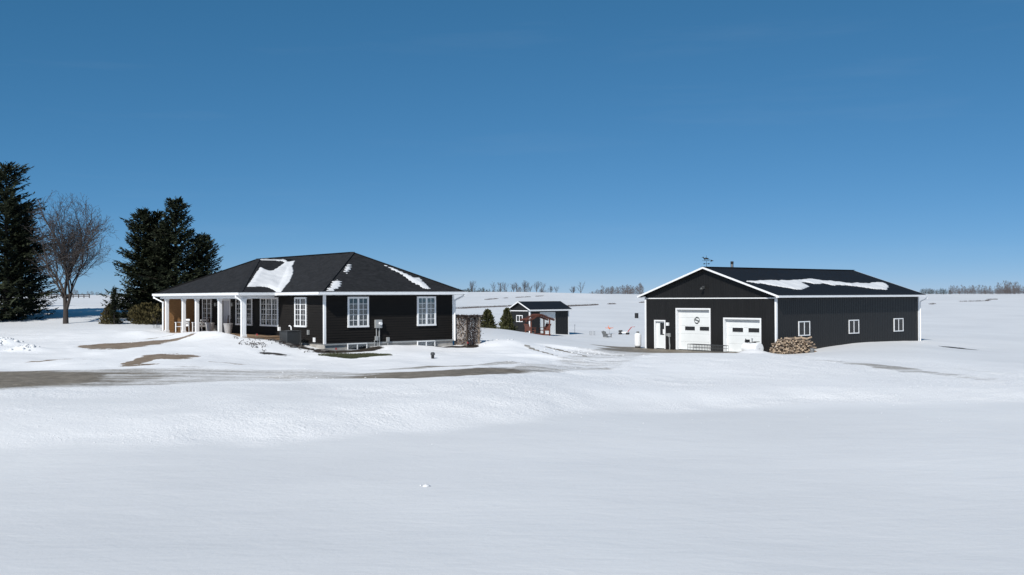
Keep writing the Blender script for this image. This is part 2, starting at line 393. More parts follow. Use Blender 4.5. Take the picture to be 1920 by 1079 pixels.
HEAPS = [(-18.0, 60.0, 3.0, 1.1, 2.25, 0.40), (-16.0, 58.0, 1.8, 0.8, 2.25, 0.16), (16.1, 69.6, 1.3, 0.55, 2.25, 0.34), (-8.6, 55.4, 1.3, 0.5, 0.68, -0.14), (-6.9, 57.6, 2.2, 0.7, 0.68, 0.16),(-28.5,58.2,0.9,0.7,0.3,0.4),(-25.6,54.6,1.0,0.5,0.6,0.32),(-22.8,63.5,1.5,.8,2.2,.2), (-0.6,61.5,1.6,1.3,0.2,0.28),(4.2,62.5,2.6,0.5,-0.15,0.22),(1.5,55.0,2.2,0.6,-0.3,.2),(-8.7,41.6,1.2,0.5,0.1,0.12) ]
def bank_edge(X, Y):
    return np.interp(X, [-60, -20, -7, -2.5, 1, 3, 7, 20, 60], [26.5, 27.0, 27.6, 30.0, 33.0, 35.5, 37.5, 38.0, 38.0]) + 2.6 * fbm(X * 0.13, Y * 0.05, 5, 4, 0.6)
def yard_mask(X, Y):
    return sstep(43, 47, Y + 0.25 * np.clip(X, 0, 40)) * (1 - sstep(64, 74, Y)) * sstep(-60, -40, X) * (1 - sstep(4, 12, X))
def rough_mask(X, Y):
    """where the snow is broken and crusty: the bank below the drive and the ploughed heaps"""
    edge = bank_edge(X, Y)
    top = np.interp(X, [-60, -10, -5, 3, 10, 60], [34.8, 35.0, 36.5, 52.0, 60.0, 50.0])
    m = sstep(edge - 0.6, edge + 1.2, Y) * (1 - 0.8 * sstep(top - 2, top + 7, Y))
    m = m * (0.62 + 0.9 * fbm(X * 0.25, Y * 0.25, 9, 3))
    return np.clip(m, 0.0, 1)
def tz(X, Y):
    X = np.asarray(X, float); Y = np.asarray(Y, float)
    z = base_z(X, Y)
    near = 1 - sstep(110, 220, Y)
    for h in HEAPS: z = z + bump(X, Y, *h)
    z = z + near * 0.10 * fbm(X * 0.09, Y * 0.13, 1, 4)
    r = rough_mask(X, Y)
    z = z + r * near * (0.075 * fbm(X * 0.9, Y * 0.9, 3, 4, 0.62))
    z = z + (1 - near) * 0.5 * fbm(X * 0.012, Y * 0.012, 4, 3)
    # the ploughed and driven yard is uneven; the bank steps down to the open field
    z = z + yard_mask(X, Y) * (0.14 * fbm(X * 0.33, Y * 0.33, 31, 4, 0.55) + 0.03 * fbm(X * 1.6, Y * 1.6, 33, 3))
    e = bank_edge(X, Y); z = z - near * 0.30 * (1 - sstep(e - 0.5, e + 4.5, Y)) * sstep(8, 20, Y)
    # shaped house and barn pads: keep the snow off the walls and out of the rooms
    return z

def axis(a, b, step, lo, hi, g=1.12):
    c = list(np.arange(a, b + 1e-6, step)); d = step; x = c[-1]
    while x < hi: d *= g; x += d; c.append(x)
    d = step; x = c[0]; pre = []
    while x > lo: d *= g; x -= d; pre.append(x)
    return np.array(pre[::-1] + c)
GX = axis(-44, 44, 0.25, -3200, 3200)
GY = axis(12, 92, 0.2, -150, 3500, 1.09)
XX, YY = np.meshgrid(GX, GY)
ZZ = tz(XX, YY)
# house footprint stays under the floor
_dx, _dy = XX - HO[0], YY - HO[1]
HU, HV = _dx * CA + _dy * SA, -_dx * SA + _dy * CA
ZZ = np.where((HU > 0.15) & (HU < 8.35) & (HV > 0.15) & (HV < 21.1), np.minimum(ZZ, 1.1), ZZ)
ZZ = np.where((HU > -2.5) & (HU <= 0.15) & (HV > 5.0) & (HV < 17.3), np.minimum(ZZ, 1.70), ZZ)
_dx, _dy = XX - BO[0], YY - BO[1]
BU, BV = _dx * CA + _dy * SA, -_dx * SA + _dy * CA
inb = (BU > 0.2) & (BU < 18.1) & (BV > 0.2) & (BV < 12.0)
ZZ = np.where(inb, np.minimum(ZZ, -0.1), ZZ)
front = (BU > -1.1) & (BU <= 0.2) & (BV > -0.3) & (BV < 13)
ZZ = np.where(front, np.minimum(ZZ, 0.015), ZZ)
NXg = len(GX)
def gz(x, y):
    """height of the finished snow sheet at a point"""
    i = int(np.clip(np.searchsorted(GX, x) - 1, 0, len(GX) - 2)); j = int(np.clip(np.searchsorted(GY, y) - 1, 0, len(GY) - 2))
    fx, fy = (x - GX[i]) / (GX[i+1] - GX[i]), (y - GY[j]) / (GY[j+1] - GY[j])
    return float((ZZ[j, i] * (1 - fx) + ZZ[j, i+1] * fx) * (1 - fy) + (ZZ[j+1, i] * (1 - fx) + ZZ[j+1, i+1] * fx) * fy)
RM = rough_mask(XX, YY)
FR = np.clip(np.maximum(RM * 1.1, 0.72 * sstep(36.0, 40, YY) * (1 - sstep(58, 80, YY)) * (1 - 0.85 * sstep(12, 26, XX))) + 0.3 * fbm(XX * 0.1, YY * 0.15, 41, 3), 0, 1)  # snow colour lightened as if sunlit: sun-facing bank and mound, plus the yard

def sheet(name, m, mask=None, lift=0.0, bare=None):
    ny, nx = XX.shape
    j, i = np.meshgrid(np.arange(ny - 1), np.arange(nx - 1), indexing='ij')
    if mask is not None:
        keep = mask[:-1, :-1] | mask[1:, :-1] | mask[:-1, 1:] | mask[1:, 1:]
        j, i = j[keep], i[keep]
    else: j, i = j.ravel(), i.ravel()
    q = np.stack([j * nx + i, j * nx + i + 1, (j + 1) * nx + i + 1, (j + 1) * nx + i], 1)
    used, inv = np.unique(q.ravel(), return_inverse=True)
    q = inv.reshape(-1, 4)
    co = np.stack([XX.ravel()[used], YY.ravel()[used], (ZZ + lift).ravel()[used]], 1)
    me = bpy.data.meshes.new(name)
    me.vertices.add(len(co)); me.vertices.foreach_set('co', co.astype(np.float32).ravel())
    me.loops.add(q.size); me.loops.foreach_set('vertex_index', q.astype(np.int32).ravel())
    me.polygons.add(len(q)); me.polygons.foreach_set('loop_start', np.arange(0, q.size, 4, dtype=np.int32))
    me.polygons.foreach_set('use_smooth', np.ones(len(q), bool))
    me.update(calc_edges=True); me.validate()
    a = me.attributes.new('rough', 'FLOAT', 'POINT'); a.data.foreach_set('value', RM.ravel()[used].astype(np.float32))
    a = me.attributes.new('sun_lift', 'FLOAT', 'POINT'); a.data.foreach_set('value', FR.ravel()[used].astype(np.float32))
    if bare is not None:
        a = me.attributes.new('bare', 'FLOAT', 'POINT'); a.data.foreach_set('value', bare.ravel()[used].astype(np.float32))
    me.materials.append(m)
    o = bpy.data.objects.new(name, me); C.objects.link(o)
    o['kind'] = 'structure'
    return o
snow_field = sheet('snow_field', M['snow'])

WX = XX + 0.9 * fbm(XX * 0.5, YY * 0.5, 21, 3); WY = YY + 0.9 * fbm(XX * 0.5, YY * 0.5, 22, 3)
def ell(cx, cy, a, b, rot, amp):
    c, s = math.cos(rot), math.sin(rot); dx, dy = WX - cx, WY - cy
    d = np.sqrt(((c * dx + s * dy) / a) ** 2 + ((-s * dx + c * dy) / b) ** 2)
    return amp * np.clip(1.45 - d * 0.95, 0, 1)
def path(pts):
    best = np.zeros_like(XX)
    for (x0, y0, b0, w0), (x1, y1, b1, w1) in zip(pts, pts[1:]):
        L2 = (x1 - x0) ** 2 + (y1 - y0) ** 2
        t = np.clip(((WX - x0) * (x1 - x0) + (WY - y0) * (y1 - y0)) / L2, 0, 1)
        d = np.hypot(WX - x0 - t * (x1 - x0), WY - y0 - t * (y1 - y0)) / (w0 + t * (w1 - w0))
        best = np.maximum(best, (b0 + t * (b1 - b0)) * (1 - sstep(0.55, 1.1, d)))
    return best
drive = path([(-120, 40.2, 0.95, 5.4), (-20, 40.2, 0.86, 5.4), (-16.8, 40.8, 0.62, 5.0), (-14, 41.4, 0.50, 4.7), (-9, 42.6, 0.46, 3.6), (-6.5, 42.0, 0.5, 2.0),
              (-4.2, 41.6, 0.95, 1.8), (-1.2, 43.2, 0.85, 1.7), (1.2, 46, 0.5, 1.6), (3.5, 51, 0.40, 2.4), (5.5, 60, 0.42, 3.0), (7.2, 67.5, 0.55, 3.0), (9.3, 73, 0.95, 3.4)])
apron = np.where((BU < 0.1) & (BU > -7) & (BV > 0) & (BV < 14.5), 0.95 * (1 - sstep(-4.2, -6.2, BU) ) * sstep(0.0, 2.0, BV) * (1 - sstep(12.8, 14.2, BV)), 0)
drive = np.maximum(drive, apron)
drive = np.maximum(drive, path([(-10, 45.2, 0.0, 0.9), (-4, 45.4, 0.62, 0.8), (0.2, 48.0, 0.55, 0.7)]))
def settle(b, up=0.006): return -0.03 + (0.03 + up) * sstep(0.03, 0.16, b)   # the rim dips under the snow
sheet('driveway', M['gravel'], drive > 0.02, settle(drive), drive)
yard = np.maximum.reduce([ell(-21.4, 56.8, 2.1, 2.5, 0.2, 1.0), ell(-19.4, 58.4, 1.6, 0.7, 0.3, 0.8), ell(-16.2, 49.4, 1.5, 1.3, 0.1, 0.9), ell(-17.2, 48.0, 0.8, 2.0, 0.0, 0.9),
                          ell(-21.3, 49.0, 1.6, 0.5, 0.3, 0.62), ell(-16.6, 46.4, 1.3, 0.8, 0.0, 0.55), ell(-13.5, 47.6, 2.2, 0.4, -0.5, 0.5), ell(-20.8, 61.6, 1.3, 0.3, 0.5, 0.55)])
sheet('bare_yard', M['dirt'], yard > 0.02, settle(yard, 0.012), yard)
lane = np.maximum(path([(16.5, 57.8, 0.3, 0.8), (18.6, 55.4, 0.52, 1.1), (20.4, 50.0, 0.56, 1.2), (21.2, 45.5, 0.35, 0.9)]),
                  path([(22.5, 56.0, 0.2, 0.6), (23.5, 51.0, 0.42, 0.7), (25, 47.0, 0.2, 0.5)]))
lane = np.maximum(lane, np.maximum(path([(0.9, 60.6, 0.7, 0.35), (2.3, 57.6, 0.7, 0.3)]), path([(2.3, 62.3, 0.7, 0.4), (4.2, 59.0, 0.65, 0.3)])))
sheet('dirty_lane', M['gravel'], lane > 0.02, settle(lane, 0.008), lane)
e0, e1, e2, e3 = W(HO, 0.9, -0.75), W(HO, 7.6, -0.7), W(HO, -0.9, 0.9), W(HO, 9.2, -1.1)
soil = np.maximum.reduce([ell(*e0, 2.0, 0.85, ALPHA, 1.0), ell(*e1, 1.2, 0.55, ALPHA, 1.0), ell(*e2, 1.3, 0.8, ALPHA + 1.57, 0.8), ell(*e3, 0.8, 0.5, ALPHA, 0.9),
                          ell(32.8, 77.1, 1.0, 1.2, 0.1, 1.0), ell(-12.1, 52.0, 1.0, 0.6, 0.1, 0.62)])
sheet('garden_soil', M['soil'], soil > 0.02, settle(soil, 0.010), soil)
turf = ell(-8.0, 52.9, 1.7, 0.95, 0.15, 1.0)
sheet('bare_lawn', M['turf'], turf > 0.02, settle(turf, 0.016), turf)

# ------------------------------------------------------------------ shared building pieces
def lap_siding(pl, a0, a1, z0, z1, step=0.14, top=None):
    """horizontal clapboards, each course its own sloping face and drip edge; wall plane pl"""
    mb = MB(); z = z0
    def p(a, o, zz): return (-o, a, zz) if pl == 'F' else (a, -o, zz)
    while z < z1 - 1e-4:
        zt = min(z + step, z1)
        q = [p(a0, 0.034, z), p(a1, 0.034, z), p(a1, 0.004, zt), p(a0, 0.004, zt)]
        mb.poly(*q); mb.poly(p(a0, 0.0, z), p(a1, 0.0, z), q[1], q[0])
        z = zt
    return mb
def window(parent, pl, a0, a1, z0, z1, sash, cols, rows, back, dz, trim=0.10, mull=0.11, lab=None):
    """frame with mouldings; sub-parts glass, grille and what hangs behind the glass"""
    mb = MB()
    mb.wb(pl, a0, a1, z1 - trim, z1, 0.0, 0.085); mb.wb(pl, a0 - 0.01, a1 + 0.01, z0, z0 + trim, 0.0, 0.10)
    mb.wb(pl, a0, a0 + trim, z0 + trim, z1 - trim, 0.0, 0.085); mb.wb(pl, a1 - trim, a1, z0 + trim, z1 - trim, 0.0, 0.085)
    w = (a1 - a0 - 2 * trim - (sash - 1) * mull) / sash
    win = None; panes = []
    for k in range(sash):
        s0 = a0 + trim + k * (w + mull)
        panes.append((s0, s0 + w))
        if k: mb.wb(pl, s0 - mull, s0, z0 + trim, z1 - trim, 0.0, 0.078)
    win = mb.build('window', M['white'], parent, loc=(0, 0, dz), bevel=0.008)
    if lab: win['label'] = lab
    for k, (s0, s1) in enumerate(panes):
        MB().wb(pl, s0, s1, z0 + trim, z1 - trim, 0.048, 0.052).build('pane', M['glass'], win)
        b = back[k % len(back)]
        MB().wb(pl, s0, s1, z0 + trim, z1 - trim, 0.038, 0.043).build('curtain' if b is not M['room'] else 'dark_interior', b, win)
        if cols * rows > 1:
            g = MB()
            for c in range(1, cols):
                x = s0 + (s1 - s0) * c / cols; g.wb(pl, x - 0.012, x + 0.012, z0 + trim, z1 - trim, 0.053, 0.062)
            for r in range(1, rows):
                z = z0 + trim + (z1 - z0 - 2 * trim) * r / rows; g.wb(pl, s0, s1, z - 0.012, z + 0.012, 0.0535, 0.0615)
            g.build('grille', M['white'], win)
    return win
def clip_z(poly, za, zb):
    def half(P, z, up):
        out = []
        for i in range(len(P)):
            a, b = P[i], P[(i + 1) % len(P)]
            ia, ib = (a[2] >= z - 1e-9) == up or abs(a[2] - z) < 1e-9, (b[2] >= z - 1e-9) == up or abs(b[2] - z) < 1e-9
            if ia: out.append(a)
            if ia != ib:
                t = (z - a[2]) / (b[2] - a[2]); out.append(tuple(a[k] + t * (b[k] - a[k]) for k in range(3)))
        return out
    return half(half(poly, za, True), zb, False)
def courses(mb, poly, dz=0.062, lift=0.014):
    """a sloping roof plane laid in courses: the lower edge of every course stands proud"""
    z0, z1 = min(p[2] for p in poly), max(p[2] for p in poly); z = z0
    while z < z1 - 1e-6:
        zt = min(z + dz, z1); q = clip_z(poly, z, zt)
        if len(q) >= 3:
            mb.poly(*[(p[0], p[1], p[2] + lift * (1 - (p[2] - z) / (zt - z + 1e-9))) for p in q])
            low = [p for p in q if abs(p[2] - z) < 1e-6]
            if len(low) >= 2:
                mb.poly((*low[0][:2], z), (*low[1][:2], z), (*low[1][:2], z + lift), (*low[0][:2], z + lift))
        z = zt
    return mb
def pip(poly, x, y):
    ins = np.zeros(x.shape, bool); n = len(poly)
    for i in range(n):
        (x0, y0), (x1, y1) = poly[i], poly[(i + 1) % n]
        if y0 == y1: continue
        c = ((y0 > y) != (y1 > y)) & (x < (x1 - x0) * (y - y0) / (y1 - y0) + x0); ins ^= c
    return ins
def pdist(poly, x, y):
    d = np.full(x.shape, 1e9); n = len(poly)
    for i in range(n):
        (x0, y0), (x1, y1) = poly[i], poly[(i + 1) % n]; L2 = (x1 - x0) ** 2 + (y1 - y0) ** 2 + 1e-9
        t = np.clip(((x - x0) * (x1 - x0) + (y - y0) * (y1 - y0)) / L2, 0, 1)
        d = np.minimum(d, np.hypot(x - x0 - t * (x1 - x0), y - y0 - t * (y1 - y0)))
    return d
def roof_snow(label, origin, surf, poly, thick=0.09, jag=0.12, step=0.07, strips=0.0, seed=1):
    """a patch of snow left on a roof: follows the roof, thick in the middle, feathered edge"""
    us = np.arange(min(p[0] for p in poly) - 0.3, max(p[0] for p in poly) + 0.3, step)
    vv = np.arange(min(p[1] for p in poly) - 0.3, max(p[1] for p in poly) + 0.3, step)
    U, V = np.meshgrid(us, vv)
    sd = np.where(pip(poly, U, V), 1, -1) * pdist(poly, U, V) + jag * 1.4 * fbm(U * 2.2, V * 2.2, seed, 3)
    if strips: sd = sd + strips * np.sin(surf(U, V) * 2 * math.pi / 0.124)
    z = surf(U, V) + 0.016 + thick * np.clip(sd / 0.28, -0.2, 1) ** 1 * (0.8 + 0.6 * fbm(U * 1.1, V * 1.1, seed + 3, 3))
    keep = sd > -0.02
    mb = MB(); idx = {}
    for j in range(len(vv) - 1):
        for i in range(len(us) - 1):
            if keep[j, i] and keep[j+1, i] and keep[j, i+1] and keep[j+1, i+1]:
                q = []
                for a, b in ((j, i), (j, i+1), (j+1, i+1), (j+1, i)):
                    if (a, b) not in idx:
                        idx[a, b] = len(mb.v); x, y = W(origin, U[a, b], V[a, b]); mb.v.append((x, y, float(z[a, b])))
                    q.append(idx[a, b])
                mb.f.append(tuple(q))
    # skirt down to the roof so that the edge has thickness
    cnt = {}
    for q in mb.f:
        for k in range(4):
            e = (q[k], q[(k+1) % 4]); cnt[tuple(sorted(e))] = None if tuple(sorted(e)) in cnt else e
    low = {}
    for e in [e for e in cnt.values() if e]:
        for k in e:
            if k not in low:
                x, y, zz = mb.v[k]; low[k] = len(mb.v)
                du, dv = x - origin[0], y - origin[1]
                mb.v.append((x, y, float(surf(np.array(du * CA + dv * SA), np.array(-du * SA + dv * CA))) + 0.004))
        mb.f.append((e[1], e[0], low[e[0]], low[e[1]]))
    return tag(mb.build('roof_snow', M['snow'], smooth=True), label, 'snow patch', 'snow left on the roofs')

# ------------------------------------------------------------------ house
HB = 1.0
house = thing('ranch_house', 'dark low ranch house with hip roof, white trim and corner porch', 'house', (HO[0], HO[1], HB), ALPHA)
DZ = (0, 0, -HB)
def hp(mb, name, m, **k): return mb.build(name, m, house, loc=DZ, **k)
LU, LV = 8.52, 21.3
ZS, ZE, ZR = 1.54, 4.14, 4.31
hp(MB().box(0.04, LU - 0.04, 0.04, LV - 0.04, 0.3, ZS + 0.02), 'foundation', M['concrete'])
hp(MB().box(0.02, LU - 0.02, 0.02, LV - 0.02, ZS + 0.03, ZE + 0.1), 'wall_core', M['siding'])
stuff(hp(lap_siding('F', 0.0, LV, ZS, ZE), 'siding', M['siding']))
stuff(hp(lap_siding('S', 0.0, LU, ZS, ZE), 'siding', M['siding']))
for mbx, nm in ((MB().box(LU - 0.02, LU + 0.02, 0.0, LV, ZS, ZE), 'siding'), (MB().box(0, LU, LV - 0.02, LV + 0.02, ZS, ZE), 'siding')):
    hp(mbx, nm, M['siding'])
for (u0, u1, v0, v1) in ((-0.035, 0.09, -0.035, 0.09), (LU - 0.09, LU + 0.035, -0.035, 0.09), (-0.035, 0.09, LV - 0.09, LV + 0.035)):
    hp(MB().box(u0, u1, v0, v1, ZS - 0.03, ZE), 'corner_board', M['white'])
hp(MB().box(-0.03, LU + 0.03, -0.028, 0.0, ZS - 0.10, ZS - 0.005), 'drip_board', M['greybox'])
# roof: main hip, and the hipped porch wing that runs into it
OH = 0.5; sl = 0.5; hw = LU / 2
zr = ZR + sl * (hw + OH)
A1, A2, A3, A4 = (-OH, -OH, ZR), (LU + OH, -OH, ZR), (LU + OH, LV + OH, ZR), (-OH, LV + OH, ZR)
B1, B2 = (hw, hw, zr), (hw, LV - hw, zr)
roof = hp(courses(courses(courses(courses(MB(), [A1, A2, B1]), [A2, A3, B2, B1]), [A3, A4, B2]), [A4, A1, B1, B2]), 'roof', M['shingle'])
WU, WV0, WV1, wvm = -2.72, 4.6, 17.56, 11.08
wz = 6.44; wu = 1.46; wq = -OH + (wz - ZR) / sl
P0, P1, PA, PQ = (WU, WV0, ZR), (WU, WV1, ZR), (wu, wvm, wz), (wq + 0.02, wvm, wz)
MBw = courses(MB(), [P1, P0, PA]); courses(MBw, [P0, (-OH + 0.02, WV0, ZR), PQ, PA]); courses(MBw, [(-OH + 0.02, WV1, ZR), P1, PA, PQ])
MBw.build('porch_roof', M['shingle'], roof)
caps = MB()
for a, b in ((B1, B2), (A1, B1), (A2, B1), (P0, PA), (P1, PA), (PA, PQ)):
    caps.bar((a[0], a[1], a[2] + 0.018), (b[0], b[1], b[2] + 0.018), 0.26, 0.022)
caps.build('ridge_cap', M['shingle'], roof)
vent = MB().lathe([(0.05, 0), (0.05, 0.32)], (5.6, 9.5, 6.05), 10); vent.build('vent_pipe', M['black'], roof)
hp(MB().box(-OH + 0.02, LU + OH - 0.02, -OH + 0.02, LV + OH - 0.02, ZE, ZE + 0.02), 'soffit', M['soffit'])
fas = MB()
fas.box(-OH, LU + OH, -OH, -OH + 0.02, ZE, ZR + 0.01); fas.box(-OH, -OH + 0.019, -OH + 0.02, 4.58, ZE, ZR + 0.01)
fas.box(LU + OH - 0.019, LU + OH, -OH + 0.02, LV + OH, ZE, ZR + 0.01)
fas.box(WU, WU + 0.02, WV0, WV1, ZE - 0.02, ZR + 0.01); fas.box(WU + 0.02, -OH, WV0, WV0 + 0.02, ZE - 0.02, ZR + 0.01); fas.box(WU + 0.02, -OH, WV1 - 0.02, WV1, ZE - 0.02, ZR + 0.01)
hp(fas, 'fascia', M['white'])
def gutter(u0, u1, v0, v1):
    """open trough seen from outside: back, bottom, rolled front"""
    mb = MB(); g = 0.115
    if abs(u1 - u0) < abs(v1 - v0):
        d = -1; mb.box(u0 - g, u0 - 0.004, v0, v1, ZR - 0.135, ZR - 0.125); mb.box(u0 - g - 0.008, u0 - g, v0, v1, ZR - 0.135, ZR - 0.01); mb.box(u0 - g - 0.016, u0 - g + 0.006, v0, v1, ZR - 0.012, ZR + 0.004)
    else:
        mb.box(u0, u1, v0 - g, v0 - 0.004, ZR - 0.135, ZR - 0.125); mb.box(u0, u1, v0 - g - 0.008, v0 - g, ZR - 0.135, ZR - 0.01); mb.box(u0, u1, v0 - g - 0.016, v0 - g + 0.006, ZR - 0.012, ZR + 0.004)
    return hp(mb, 'gutter', M['white'])
gutter(-OH - 0.11, LU + OH + 0.1, -OH, -OH); gutter(-OH, -OH, -OH, WV0 - 0.12); gutter(WU, WU, WV0 - 0.12, WV1 + 0.1); gutter(WU, -OH - 0.13, WV0, WV0)
# porch under the wing
ZD = 1.84
PU = WU + 0.36
hp(MB().box(PU - 0.10, -OH, WV0 + 0.26, WV1 - 0.3, ZE - 0.16, ZE - 0.03), 'beam', M['white'])
hp(MB().box(WU + 0.03, 0.0, WV0 + 0.03, WV1 - 0.03, ZE - 0.018, ZE - 0.002), 'porch_ceiling', M['soffit'])
for v in (4.86, 8.1, 11.46, 13.55, 16.35):
    p = hp(MB().box(PU - 0.10, PU + 0.10, v - 0.10, v + 0.10, ZD, ZE - 0.16), 'porch_post', M['white'], bevel=0.01)
    MB().box(PU - 0.125, PU + 0.125, v - 0.125, v + 0.125, ZD, ZD + 0.14).build('base_trim', M['white'], p)
    MB().box(PU - 0.125, PU + 0.125, v - 0.125, v + 0.125, ZE - 0.26, ZE - 0.162).build('cap_trim', M['white'], p)
deck = hp(MB().box(PU - 0.5, -0.03, 4.72, WV1 - 0.15, ZD - 0.32, ZD - 0.04), 'porch_deck', M['deck'])
for k in range(19):
    u0 = PU - 0.53 + k * 0.147
    MB().box(u0, u0 + 0.14, 4.68, WV1 - 0.12, ZD - 0.038, ZD).build('board', M['deck'], deck)
hp(MB().box(PU - 0.45, -0.1, 4.9, 4.95, 0.9, ZD - 0.33), 'deck_skirt', M['deck'])
pw = hp(MB().box(PU + 0.1, -0.02, WV1 - 0.44, WV1 - 0.40, ZD, ZE - 0.17), 'privacy_wall', M['cedar'])
k = 0; z = ZD + 0.01
while z < ZE - 0.3:
    MB().box(PU + 0.1, -0.03, WV1 - 0.475 - 0.006 * (k % 2), WV1 - 0.442, z, z + 0.125).build('plank', M['cedar'], pw); z += 0.135; k += 1
# windows of the porch side, then of the end wall
window(house, 'F', 1.91, 3.28, 2.38, 4.04, 2, 2, 5, [M['room'], M['room']], -HB)
window(house, 'F', 5.33, 7.62, 2.35, 4.04, 3, 2, 5, [M['room'], M['curtain'], M['room']], -HB)
window(house, 'F', 8.74, 11.03, 2.35, 4.04, 3, 2, 5, [M['room'], M['curtain'], M['room']], -HB)
window(house, 'F', 14.75, 16.2, 2.35, 4.04, 2, 2, 5, [M['curtain'], M['room']], -HB)
window(house, 'S', 1.40, 2.73, 2.37, 4.05, 2, 2, 5, [M['blind']], -HB)
window(house, 'S', 5.93, 7.23, 2.36, 4.05, 2, 2, 5, [M['blind']], -HB)
for a0, a1 in ((1.38, 2.62), (5.93, 7.17)):
    window(house, 'S', a0, a1, 1.0, 1.50, 2, 1, 1, [M['blind']], -HB, trim=0.05, mull=0.06, lab='low basement window set in the concrete foundation')
    well = MB()
    for k in range(12):
        t0, t1 = math.pi * k / 12, math.pi * (k + 1) / 12; c = (a0 + a1) / 2; rr = (a1 - a0) / 2 + 0.12
        p = [(c - rr * math.cos(t), -0.02 - 0.5 * math.sin(t)) for t in (t0, t1)]
        well.poly((*p[0], 0.8), (*p[1], 0.8), (*p[1], 1.2), (*p[0], 1.2))
    hp(well, 'window_well', M['galv'])
dr = MB(); dr.wb('F', 11.84, 11.94, ZD, 3.96, 0.0, 0.08); dr.wb('F', 13.14, 13.24, ZD, 3.96, 0.0, 0.08); dr.wb('F', 11.94, 13.14, 3.86, 3.96, 0.0, 0.08)
dr = hp(dr, 'front_door', M['white'])
MB().wb('F', 11.94, 12.86, ZD + 0.02, 3.86, 0.036, 0.06).build('leaf', M['grey_door'], dr)
pn = MB()
for z0, z1 in ((ZD + 0.2, ZD + 0.85), (ZD + 1.0, ZD + 1.9)):
    for a in (12.04, 12.44): pn.wb('F', a, a + 0.32, z0, z1, 0.06, 0.07)
pn.build('door_panel', M['grey_door'], dr)
MB().wb('F', 12.92, 13.12, ZD + 0.02, 3.86, 0.036, 0.05).build('side_light', M['curtain'], dr)
MB().wb('F', 11.99, 12.04, ZD + 0.95, ZD + 1.1, 0.05, 0.1).build('handle', M['black'], dr)
for a in (14.05, 11.55):
    l = MB().wb('F', a - 0.10, a + 0.10, 3.5, 3.72, 0.02, 0.14); hp(l, 'porch_light', M['greybox'], bevel=0.01)
# downspouts: elbow from the gutter back to the wall or post, then straight down
def downspout(pts, name='downspout'):
    mb = MB()
    for a, b in zip(pts, pts[1:]): mb.bar(a, b, 0.085, 0.07, (0.3, 0.2, 0.93))
    for p in pts[1:-1]: mb.box(p[0] - 0.048, p[0] + 0.048, p[1] - 0.048, p[1] + 0.048, p[2] - 0.05, p[2] + 0.05)
    return hp(mb, name, M['white'])
downspout([(WU - 0.06, WV0 + 0.35, ZR - 0.13), (WU - 0.06, WV0 + 0.35, ZR - 0.26), (PU - 0.16, WV0 + 0.22, ZR - 0.46), (PU - 0.16, WV0 + 0.22, 1.65), (PU - 0.36, WV0 + 0.12, 1.52)])
downspout([(WU - 0.06, WV1 - 0.1, ZR - 0.13), (WU - 0.06, WV1 - 0.1, ZR - 0.26), (PU - 0.15, 16.62, ZR - 0.55), (PU - 0.15, 16.62, 1.75)])
downspout([(LU + 0.42, -OH - 0.06, ZR - 0.13), (LU + 0.42, -OH - 0.06, ZR - 0.2), (LU + 0.06, -0.06, ZR - 0.5), (LU + 0.06, -0.06, 1.45)])
# small fittings screwed to the walls
def fitting(pl, a0, a1, z0, z1, d, m, name): return hp(MB().wb(pl, a0, a1, z0, z1, 0.02, d), name, m, bevel=0.006)
fitting('F', 5.05, 5.27, 2.12, 2.34, 0.12, M['white'], 'vent_hood')
fitting('F', 0.92, 1.14, 1.60, 1.84, 0.08, M['white'], 'outlet_cover')
fitting('F', 1.60, 1.74, 1.98, 2.24, 0.12, M['greybox'], 'disconnect_box')
hp(MB().tube([(-0.05, 3.6, 1.7), (-0.12, 3.6, 2.38), (-0.14, 3.68, 2.44), (-0.16, 3.76, 2.42)], 0.04, 8), 'exhaust_pipe', M['white'], smooth=True)
# snow on the house roof
def house_surf(u, v):
    u = np.asarray(u, float); v = np.asarray(v, float)
    main = np.minimum.reduce([ZR + sl * (u + OH), ZR + sl * (LU + OH - u), ZR + sl * (v + OH), ZR + sl * (LV + OH - v)])
    a, b = (wz - ZR) / (wu - WU), (wz - ZR) / (wvm - WV0)
    wing = np.minimum.reduce([ZR + a * (u - WU), ZR + b * (v - WV0), ZR + b * (WV1 - v), 0 * u + wz])
    return np.maximum(np.maximum(main, wing), ZR - 0.1)
roof_snow('large white snow drift in the valley beside the porch roof hip', HO, house_surf,
          [(-1.85,5.59),(0.82,9.45),(0.88,8.98),(1.04,8.66),(1.32,8.72),(1.95,9.39),(3.0,10.46),(2.98,10.8),(3.61,10.25),(2.89,9.24),(1.83,7.08),(0.73,5.41),(-0.45,4.16),(-0.5,4.33),(-0.46,4.82),(-0.6,5.5),(-0.99,5.65)], 0.12, 0.04, 0.06)
roof_snow('lower strip of snow along the hip at the near corner of the house roof', HO, house_surf, [(-0.01,-0.35),(0.65,0.34),(1.29,0.85),(1.41,0.69),(1.03,0.15),(0.4,-0.29)], 0.05, 0.10, 0.05, 0.06, 5)
roof_snow('small broken snow patch high on the hip of the house roof', HO, house_surf, [(2.23,1.72),(2.49,2.07),(3.09,2.73),(3.18,2.67),(2.81,2.08),(2.34,1.69)], 0.04, 0.10, 0.05, 0.07, 6)
roof_snow('long ragged snow streak running down the end slope of the house roof', HO, house_surf,
          [(5.47,2.67),(5.75,2.43),(6.23,1.89),(6.57,1.2),(6.94,1.27),(6.99,0.93),(6.81,0.72),(6.76,-0.15),(6.38,-0.02),(6.08,0.58),(5.9,1.5),(5.56,2.19)], 0.06, 0.12, 0.05, 0.04, 7)
roof_snow('thin crust of snow lying on the ridge of the house porch roof', HO, house_surf, [(1.4,10.9),(3.3,10.75),(3.3,11.2),(1.6,11.25)], 0.06, 0.10, 0.05, 0.0, 8)

